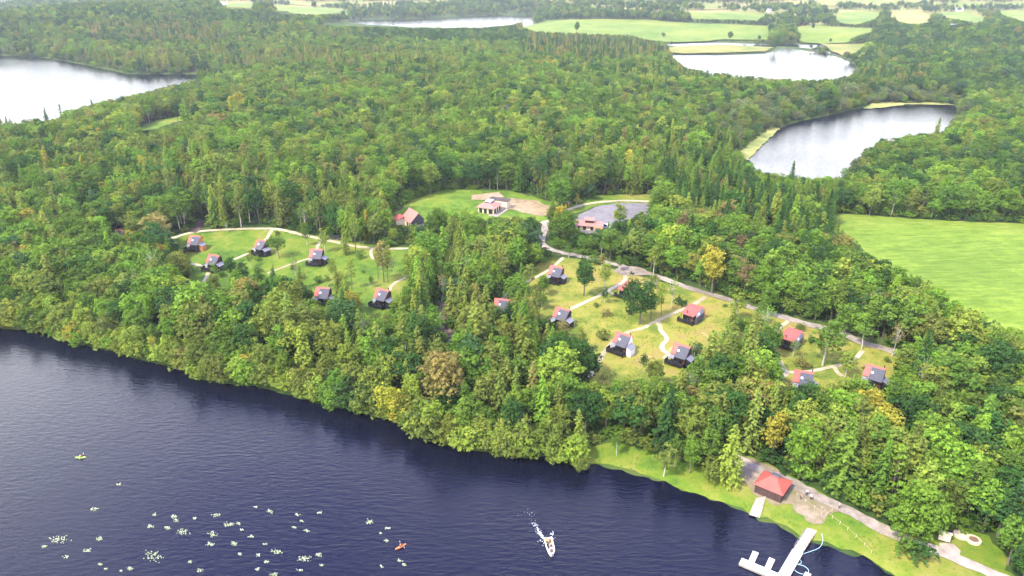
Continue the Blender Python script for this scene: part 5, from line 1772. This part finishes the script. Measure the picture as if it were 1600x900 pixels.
# trees that stand out in the photograph: (px, py of the foot, kind, height, width factor, tint, label)
SOLO = [
    (437, 404, 'broadleaf', 11, .8, 'mid', "loose green tree in front of the cabin on the clearing path"),
    (362, 441, 'broadleaf', 11, .75, 'dark', "dark green tree overlapping the half hidden cabin"), (383, 446, 'broadleaf', 10, .8, 'dark', "second dark green tree beside the half hidden cabin"),
    (352, 484, 'broadleaf', 9, 1.0, 'olive', "olive round tree below the half hidden cabin"), (408, 474, 'broadleaf', 8.5, 1.1, 'dark', "low dark green round tree in the middle of the west clearing"),
    (428, 446, 'larch', 9, .8, 'lime', "thin yellow-green conifer on the west clearing grass"), (462, 432, 'birch', 8, .8, 'olive', "thin olive birch below the clearing path"),
    (448, 470, 'larch', 9, .8, 'lime', "yellow-green conifer below the dark round tree of the west clearing"),
    (849, 462, 'broadleaf', 8.5, 1.0, 'mid', "green bush-like tree hugging the cabin below the road"), (838, 478, 'birch', 9, 1.0, 'olive', "olive birch west of the cabin below the road"),
    (772, 517, 'broadleaf', 9.5, .9, 'mid', "green tree below the winding path's roof"), (799, 514, 'broadleaf', 9, .9, 'dark', "dark green tree in front of the winding path's roof"),
    (858, 534, 'broadleaf', 8, .9, 'dark', "dark green tree below the brown shrub birch"), (880, 541, 'birch', 8.5, 1.1, 'ochre', "second brown wispy birch in front of the small roof tip"),
    (986, 489, 'broadleaf', 12, .8, 'dark', "dark green tree half hiding the small red roof"), (1010, 478, 'birch', 12, .9, 'mid', "light birch between the small red roof and the track"),
    (1140, 545, 'larch', 15, 1.0, 'olive', "olive conifer east of the broad-roofed cabin"), (1180, 545, 'birch', 13, 1.0, 'olive', "olive birch west of the cabin below the track"), (1150, 500, 'birch', 10, 1.2, 'lime', "yellow-green birch thicket at the track side"), (1185, 508, 'birch', 9, 1.0, 'mid', "green birch between the thicket and the cabin below the track"),
    (940, 530, 'shrub', 3.5, 1.0, 'olive', "olive shrub on the open dry meadow"), (985, 492, 'shrub', 3, 1.0, 'dark', "dark shrub at the foot of the meadow trees"), (1062, 478, 'shrub', 3.4, 1.0, 'dark', "dark shrub between pale path and track"), (1253, 575, 'shrub', 3.2, 1.2, 'ochre', "brownish shrub inside the forked path"),
    (470, 452, 'larch', 10, 1.0, 'olive', "olive conifer below the square black cabin"), (520, 440, 'birch', 9, 1.0, 'lime', "yellow-green birch on the grass east of the square black cabin"),
    (425, 462, 'broadleaf', 7, 1.0, 'mid', "low green bushy tree on the lower clearing grass"), (335, 462, 'broadleaf', 8, 1.0, 'olive', "olive bushy tree where the forked path leaves the clearing"),
    (392, 418, 'birch', 7, 1.0, 'lime', "small pale birch under the clearing path bend"), (480, 384, 'birch', 8, .9, 'mid', "light green birch beside the pale path's second gate"),
    (530, 470, 'larch', 13, 1.0, 'olive', "olive conifer between the two small red roofs"), (550, 452, 'pine', 13, .8, 'lime', "slender yellow-green pine on the bright grass strip"),
    (508, 394, 'birch', 10, 1.0, 'lime', "small yellow-green birch where the pale path meets the parked car"), (541, 398, 'larch', 12, .9, 'olive', "olive conifer just east of the parked car"),
    (556, 393, 'pine', 16, .8, 'lime', "tall thin yellow-green pine rising above the pale path"), (600, 441, 'pine', 16, 1.1, 'ochre', "brownish pine with bare stems above the bright grass strip"),
    (591, 437, 'pine', 14, .8, 'ochre', "slimmer brownish pine at the edge of the bright grass strip"), (606, 442, 'pine', 15, .8, 'olive', "olive pine behind the dark red gabled cabin"),
    (912, 463, 'broadleaf', 15.5, .85, 'dark', "tall dark green oval tree at the north end of the dry meadow"), (944, 456, 'birch', 12, 1.0, 'lime', "pale yellow-green birch beside the dark oval meadow tree"),
    (999, 507, 'broadleaf', 15, 1.1, 'dark', "dark green tree in the middle of the dry meadow by the pale path"), (1017, 500, 'pine', 12, .8, 'lime', "thin yellow-green pine beside the dark middle tree of the meadow"),
    (1033, 494, 'pine', 12, .8, 'lime', "thin yellow-green pine between the meadow tree and the track"), (1049, 481, 'birch', 11, .9, 'lime', "yellow-green birch closest to the track above the broad-roofed cabin"),
    (1020, 432, 'birch', 12, 1.0, 'lime', "bright yellow-green birch at the turning circle"), (1112, 458, 'broadleaf', 19, .8, 'gold', "tall gold-tinged tree on the far side of the track"),
    (877, 531, 'birch', 7.5, 1.0, 'ochre', "brown dry shrub-like birch in front of the small roof tip"), (908, 552, 'birch', 9, .9, 'olive', "wispy olive birch on the dry meadow slope"),
    (1019, 607, 'broadleaf', 9.5, .9, 'olive', "olive round tree below the white-gabled cabin"), (1104, 603, 'larch', 18, 1.25, 'olive', "broad olive conifer beside the cabin with the pale lean-to"),
    (1126, 597, 'larch', 16, 1.1, 'olive', "second olive conifer close behind the broad one in the meadow"), (1168, 592, 'larch', 19, 1.0, 'olive', "tallest olive conifer between the two halves of the meadow"),
    (1285, 572, 'birch', 16, 1.3, 'mid', "tall light green tree between the track and the forked path"), (1318, 527, 'broadleaf', 12, .8, 'bright', "bright green tree just behind the gravel track"),
    (1346, 546, 'birch', 12, 1.1, 'bright', "bright green birch in front of the gravel track"), (1393, 558, 'birch', 12, .8, 'ochre', "thin half-bare brownish birch beside the track's wooded end"),
    (1320, 590, 'birch', 8.5, 1.4, 'lime', "spreading yellow-green tree over the forked path"), (1262, 668, 'broadleaf', 14, .9, 'dark', "dark green crown hiding the foot of the cabin at the forked path"),
    (1345, 676, 'broadleaf', 14, 1.0, 'gold', "golden yellow crown below the black east end cabin"), (1372, 690, 'broadleaf', 12.5, 1.0, 'gold', "second golden crown spreading below the east end cabin"),
    (1205, 720, 'broadleaf', 13, .8, 'gold', "golden yellow tree in the wood above the boathouse"),
    (963, 713, 'birch', 7, .8, 'mid', "small slim tree standing alone in the shore grass"), (1037, 745, 'birch', 9, 1.2, 'olive', "olive bushy tree at the water's edge of the lawn"),
    (1053, 730, 'birch', 9.5, .7, 'mid', "thin light-stemmed tree between the olive bush and the bright green tree"), (1077, 740, 'broadleaf', 10.5, .8, 'bright', "bright green round tree on the shore lawn"),
    (1136, 754, 'larch', 17, 1.0, 'lime', "tall yellow-green conifer on the shore lawn by the gravel yard"), (1112, 752, 'willow', 6.5, .7, 'olive', "olive bush at the foot of the tall lawn conifer"),
    (905, 738, 'willow', 5, .65, 'olive', "small olive bush alone on the shore point"), (866, 722, 'willow', 6, .8, 'lime', "yellow-green bush overhanging the dark water by the shore point"),
    (800, 716, 'willow', 7.5, .9, 'olive', "olive bush leaning over the water halfway along the shore"), (730, 702, 'willow', 8, 1.0, 'lime', "big yellow-green bush bulging out over the lake"),
    (490, 628, 'willow', 6, .8, 'lime', "small yellow-green bush jutting from the shore into the lake"), (452, 610, 'willow', 6.5, 1.1, 'lime', "broad yellow-green bush on the western shore"),
    (1428, 836, 'dome', 12.5, .80, 'bright', "huge bright green round tree beside the lower track"), (1413, 866, 'shrub', 4.2, 1.0, 'mid', "green shrub on the lawn below the huge round tree"),
    (1434, 874, 'shrub', 4.2, 1.0, 'dark', "dark green shrub closest to the lower track on the lawn"), (1596, 915, 'broadleaf', 10, 1.0, 'dark', "dark green tree at the track's far corner of the lawn"),
    (880, 322, 'broadleaf', 10, .8, 'lime', "yellow-green tree by the small hut at the car park curve"), (900, 325, 'birch', 7, .8, 'gold', "small golden tree on the car park verge"),
    (968, 358, 'broadleaf', 12, .85, 'lime', "yellow-green crown in front of the grey car park"), (872, 372, 'broadleaf', 9, 1.0, 'mid', "green tree between the road and the reception building"),
    (893, 378, 'birch', 9, 1.1, 'olive', "olive tree hanging over the road bend"),
    (77, 208, 'spruce', 19, 1.0, 'dark', "tall dark spruce standing up against the far western lake"), (100, 199, 'pine', 17, .7, 'dark', "thin tufted pine against the far western lake"),
    (15, 214, 'spruce', 15, 1.0, 'dark', "dark spruce nearest the frame of the far western lake's shore"), (50, 214, 'spruce', 13, 1.0, 'dark', "shorter dark spruce between the two tall western ones"),
    (147, 178, 'spruce', 12, 1.0, 'dark', "dark spruce tip at the inner end of the far western lake"),
    (1458, 230, 'spruce', 20, 1.0, 'olive', "tall greyish spruce on the point of the eastern lake"), (1477, 228, 'spruce', 17, .9, 'olive', "second spruce on the point of the eastern lake"),
    (1233, 302, 'spruce', 18, .9, 'dark', "dark spruce spire below the eastern lake"),
    (901, 53, 'broadleaf', 20, .6, 'dark', "tall narrow tree standing in the long far pasture"), (1036, 61, 'broadleaf', 11, .8, 'blue', "single round tree at the foot of the long far pasture"),
    (1140, 66, 'broadleaf', 17, .8, 'dark', "dark tree at the pasture corner by the far inlet"), (1186, 65, 'broadleaf', 9, .9, 'dark', "small dark tree beside the far inlet"),
    (1210, 82, 'broadleaf', 18, .9, 'dark', "dark tree on the bank between the far lakes"), (1236, 64, 'broadleaf', 20, 1.1, 'dark', "big dark tree by the far shed"),
    (1270, 48, 'broadleaf', 12, .9, 'blue', "round tree at the top of the eastern far pasture"), (1297, 68, 'broadleaf', 8, 1.0, 'dark', "small round tree at the edge of the yellow far pasture"),
    (1267, 78, 'broadleaf', 8, .9, 'blue', "small tree on the bank of the far lake"), (1322, 98, 'broadleaf', 14, 1.0, 'dark', "dark round tree at the far lake's eastern corner"),
    (1066, 392, 'birch', 17, 1.0, 'rust', "reddish brown dying tree in the wood behind the turning circle"), (1155, 420, 'broadleaf', 14, .9, 'rust', "rust brown crown among the dark trees beyond the track"),
    (268, 458, 'broadleaf', 12, .9, 'gold', "golden yellow crown west of the forked path"), (218, 455, 'broadleaf', 8, .8, 'gold', "small golden crown deeper in the western wood"),
    (50, 375, 'broadleaf', 14, 1.0, 'gold', "gold-tinged broad crown in the western wood"),
    (900, 598, 'dome', 13, .85, 'dark', "huge dark green crown at the foot of the dry meadow"), (866, 602, 'dome', 14, .75, 'dark', "dark green crown beside the huge one below the meadow"),
    (742, 565, 'larch', 20, 1.35, 'olive', "big spreading olive conifer beside the dark track"), (692, 470, 'birch', 11, .9, 'ochre', "ochre birch at the top of the dark track"),
    (830, 640, 'larch', 15, .8, 'ochre', "ochre slim conifer in front of the dark crowns"), (480, 590, 'larch', 17, 1.1, 'lime', "yellow-green feathery conifer above the western shore"),
]
solo = [(q, w_) for q, w_ in zip(SOLO, world([(q[0], q[1]) for q in SOLO]))]
for (px, py, kd, h, ws, tn, lab), p in solo:
    tint = np.array(TINTS[tn]) * RNG.uniform(.9, 1.12)
    si = BY[kd][RNG.integers(len(BY[kd]))]
    plant(si, p[0], p[1], max(p[2], .1) - .05, h, ws, RNG.uniform(0, 6.28), tint, lab)
    sel = sel[np.hypot(X[sel] - p[0], Y[sel] - p[1]) > (4.2 if h > 8 else 2.5)]

size = (H[sel] / D[sel]) * np.sqrt(SR[sel] / SH[sel])
inframe = (PX[sel] > -15) & (PX[sel] < 1615) & (PY[sel] < 960)
order = np.argsort(-np.where(inframe, size, 0))
count, single, items = {}, [], []
for o_ in order:
    if not inframe[o_]: break
    i = sel[o_]
    nm = NAME[KINDS[KI[i]]][0]
    if count.get(nm, 0) >= LIMIT[nm] - 25: continue
    count[nm] = count.get(nm, 0) + 1
    single.append(i)
single = np.array(single)
WOOD = [("the western wood", 250, 430), ("the shore wood", 560, 590), ("the middle wood", 800, 420), ("the wood beyond the track", 1200, 430), ("the eastern wood", 1420, 660), ("the wood above the lawn", 1080, 660), ("the wood behind the glade", 700, 280)]
for i in single:
    kd = KINDS[KI[i]]
    wood = min(WOOD, key=lambda q: math.hypot(q[1] - PX[i], q[2] - PY[i]))[0]
    t = plant(SI[i], X[i], Y[i], Z[i] - .05, H[i], WS[i], ROT[i], TINT[i], None, "trees and bushes of " + wood)
    items.append((t, X[i], Y[i], TWORD[TN[TI[i]]] + " " + NAME[kd][1], wood))
MARKS = LAND + [(q[6].split(" in front")[0] if False else "the " + q[6], p[0], p[1]) for q, p in solo if len(q[6].split()) <= 8]
for it in rank_labels(items, MARKS, 140.0, 16, "{look} {ord} to {mark}"):
    it[0]['label'] = it[3] + " among its like in " + it[4]

sh_items = []
for poly, wood, cnt, tn_ in ((MEADOW_R, "the dry meadow", 30, ('olive', 'mid', 'ochre', 'dark')), (MEADOW_L, "the west clearing", 26, ('mid', 'dark', 'bright', 'olive'))):
    w_ = world(poly)[:, :2]
    bx_ = RNG.uniform(w_.min(0), w_.max(0), (400, 2))
    ok = in_poly(bx_[:, 0], bx_[:, 1], w_) & road_free(bx_[:, 0], bx_[:, 1])
    for q in bx_[ok][:cnt]:
        kd = 'shrub' if RNG.random() < .7 else 'birch'
        h_ = RNG.uniform(1.0, 2.8) if kd == 'shrub' else RNG.uniform(4.5, 7.5)
        tn = tn_[RNG.integers(4)]
        t = plant(BY[kd][RNG.integers(len(BY[kd]))], q[0], q[1], float(ground_z(q[:1], q[1:])[0]), h_, RNG.uniform(.9, 1.4), RNG.uniform(0, 6.28), np.array(TINTS[tn]) * RNG.uniform(.85, 1.15), None, "low bushes and saplings of " + wood)
        sh_items.append((t, q[0], q[1], ("low " if kd == 'shrub' else "young ") + TWORD[tn] + " " + kd, wood))
for it in rank_labels(sh_items, LAND, 1e9, 16, "{look} {ord} to {mark}"):
    it[0]['label'] = it[3] + " on the grass of " + it[4]

rest = np.setdiff1d(sel, single)


def forest(idx, name):
    k_ = (H[idx] / SH[idx])[:, None]
    scatter(name, np.stack([X[idx], Y[idx], Z[idx] - .05], 1), SI[idx], np.stack([RNG.normal(0, .04, len(idx)), RNG.normal(0, .04, len(idx)), ROT[idx]], 1),
            np.concatenate([k_ * WS[idx][:, None], k_ * WS[idx][:, None], k_], 1), TINT[idx], PROTO)


forest(rest, "forest")

# undergrowth between the stems, and tall grass in the meadows
a_, b2 = candidates(3.4, 120, 560)
sd_ = shore_sd(a_, b2)
oz_ = open_zone(a_, b2)
k = (sd_ > .5) & (oz_ == 0) & road_free(a_, b2) & (RNG.random(len(a_)) < .8)
a_, b2 = a_[k], b2[k]
z_ = ground_z(a_, b2)
qx, qy = project(a_, b2, z_ + 1.5)
k = ~clear_hit(qx, qy)
a_, b2, z_ = a_[k], b2[k], z_[k]
m_ = len(a_)
sc_ = RNG.uniform(.6, 1.4, (m_, 1)) * np.where(np.hypot(a_, b2) < 330, 1.25, 1.0)[:, None] * np.array([[1.15, 1.15, .85]])
scatter("undergrowth", np.stack([a_, b2, z_ - .1], 1), RNG.choice(BY['shrub'], m_), np.stack([np.zeros(m_), np.zeros(m_), RNG.uniform(0, 6.28, m_)], 1), sc_,
        np.array([TINTS['mid'], TINTS['dark'], TINTS['bright'], TINTS['olive']])[RNG.choice(4, m_, p=[.45, .25, .15, .15])] * RNG.uniform(.7, 1.2, (m_, 1)), PROTO)


def tufts(name, polys, spacing, cols, probs, hs, thr):
    P = []
    for poly in polys:
        w_ = world(poly)[:, :2]
        x0, y0 = w_.min(0); x1, y1 = w_.max(0)
        gx, gy = np.meshgrid(np.arange(x0, x1, spacing), np.arange(y0, y1, spacing))
        gx = (gx + RNG.uniform(-.5, .5, gx.shape) * spacing).ravel()
        gy = (gy + RNG.uniform(-.5, .5, gy.shape) * spacing).ravel()
        k_ = in_poly(gx, gy, w_)
        P.append(np.stack([gx[k_], gy[k_]], 1))
    P = np.concatenate(P)
    k_ = road_free(P[:, 0], P[:, 1]) & (shore_sd(P[:, 0], P[:, 1]) > .3)
    nz = np.sin(P[:, 0] * .41 + P[:, 1] * .23) + np.sin(P[:, 0] * .17 - P[:, 1] * .37 + 1) + RNG.normal(0, .7, len(P))
    k_ &= nz > thr
    P, nz = P[k_], nz[k_]
    m_ = len(P)
    z_ = ground_z(P[:, 0], P[:, 1]) + .1
    s_ = RNG.uniform(.6, 1.3, (m_, 1)) * hs
    scatter(name, np.column_stack([P, z_]), np.zeros(m_), np.stack([np.zeros(m_), np.zeros(m_), RNG.uniform(0, 6.28, m_)], 1), np.repeat(s_, 3, 1),
            np.array(cols)[RNG.choice(len(cols), m_, p=probs)] * RNG.uniform(.75, 1.2, (m_, 1)), TUFTS)


tufts("meadow_grass", [MEADOW_R], 1.05, [(.24, .26, .034), (.36, .32, .085), (.13, .18, .022)], [.45, .3, .25], .75, -.2)
tufts("pasture_grass", [F1], 2.3, [(.17, .26, .024), (.24, .30, .04), (.13, .20, .018)], [.5, .25, .25], .6, -.3)
tufts("clearing_grass", [MEADOW_L, GLADE], 1.5, [(.13, .21, .018), (.20, .25, .028), (.085, .15, .014)], [.5, .25, .25], .6, .2)
tufts("lawn_grass", [SHORE_LAWN], 1.0, [(.13, .21, .018), (.22, .26, .032), (.085, .15, .014)], [.5, .25, .25], .6, .1)

# ------------------------------------------------------------------ haze
bx = MB().box(-9500, 9500, -1500, 9500, -6, 122)
me = bx.mesh("haze")
hm = bpy.data.materials.new("haze")
hm.use_nodes = True
hm.node_tree.nodes.clear()
ho = hm.node_tree.nodes.new("ShaderNodeOutputMaterial")
pv = hm.node_tree.nodes.new("ShaderNodeVolumePrincipled")
pv.inputs["Color"].default_value = (.86, .93, 1.0, 1)
pv.inputs["Density"].default_value = 0.00008
pv.inputs["Anisotropy"].default_value = 0.3
hm.node_tree.links.new(pv.outputs[0], ho.inputs["Volume"])
me.materials.append(hm)
tag(link("haze", me), kind='stuff')
print("trees", n, "kept", len(sel), "single", len(single), count)
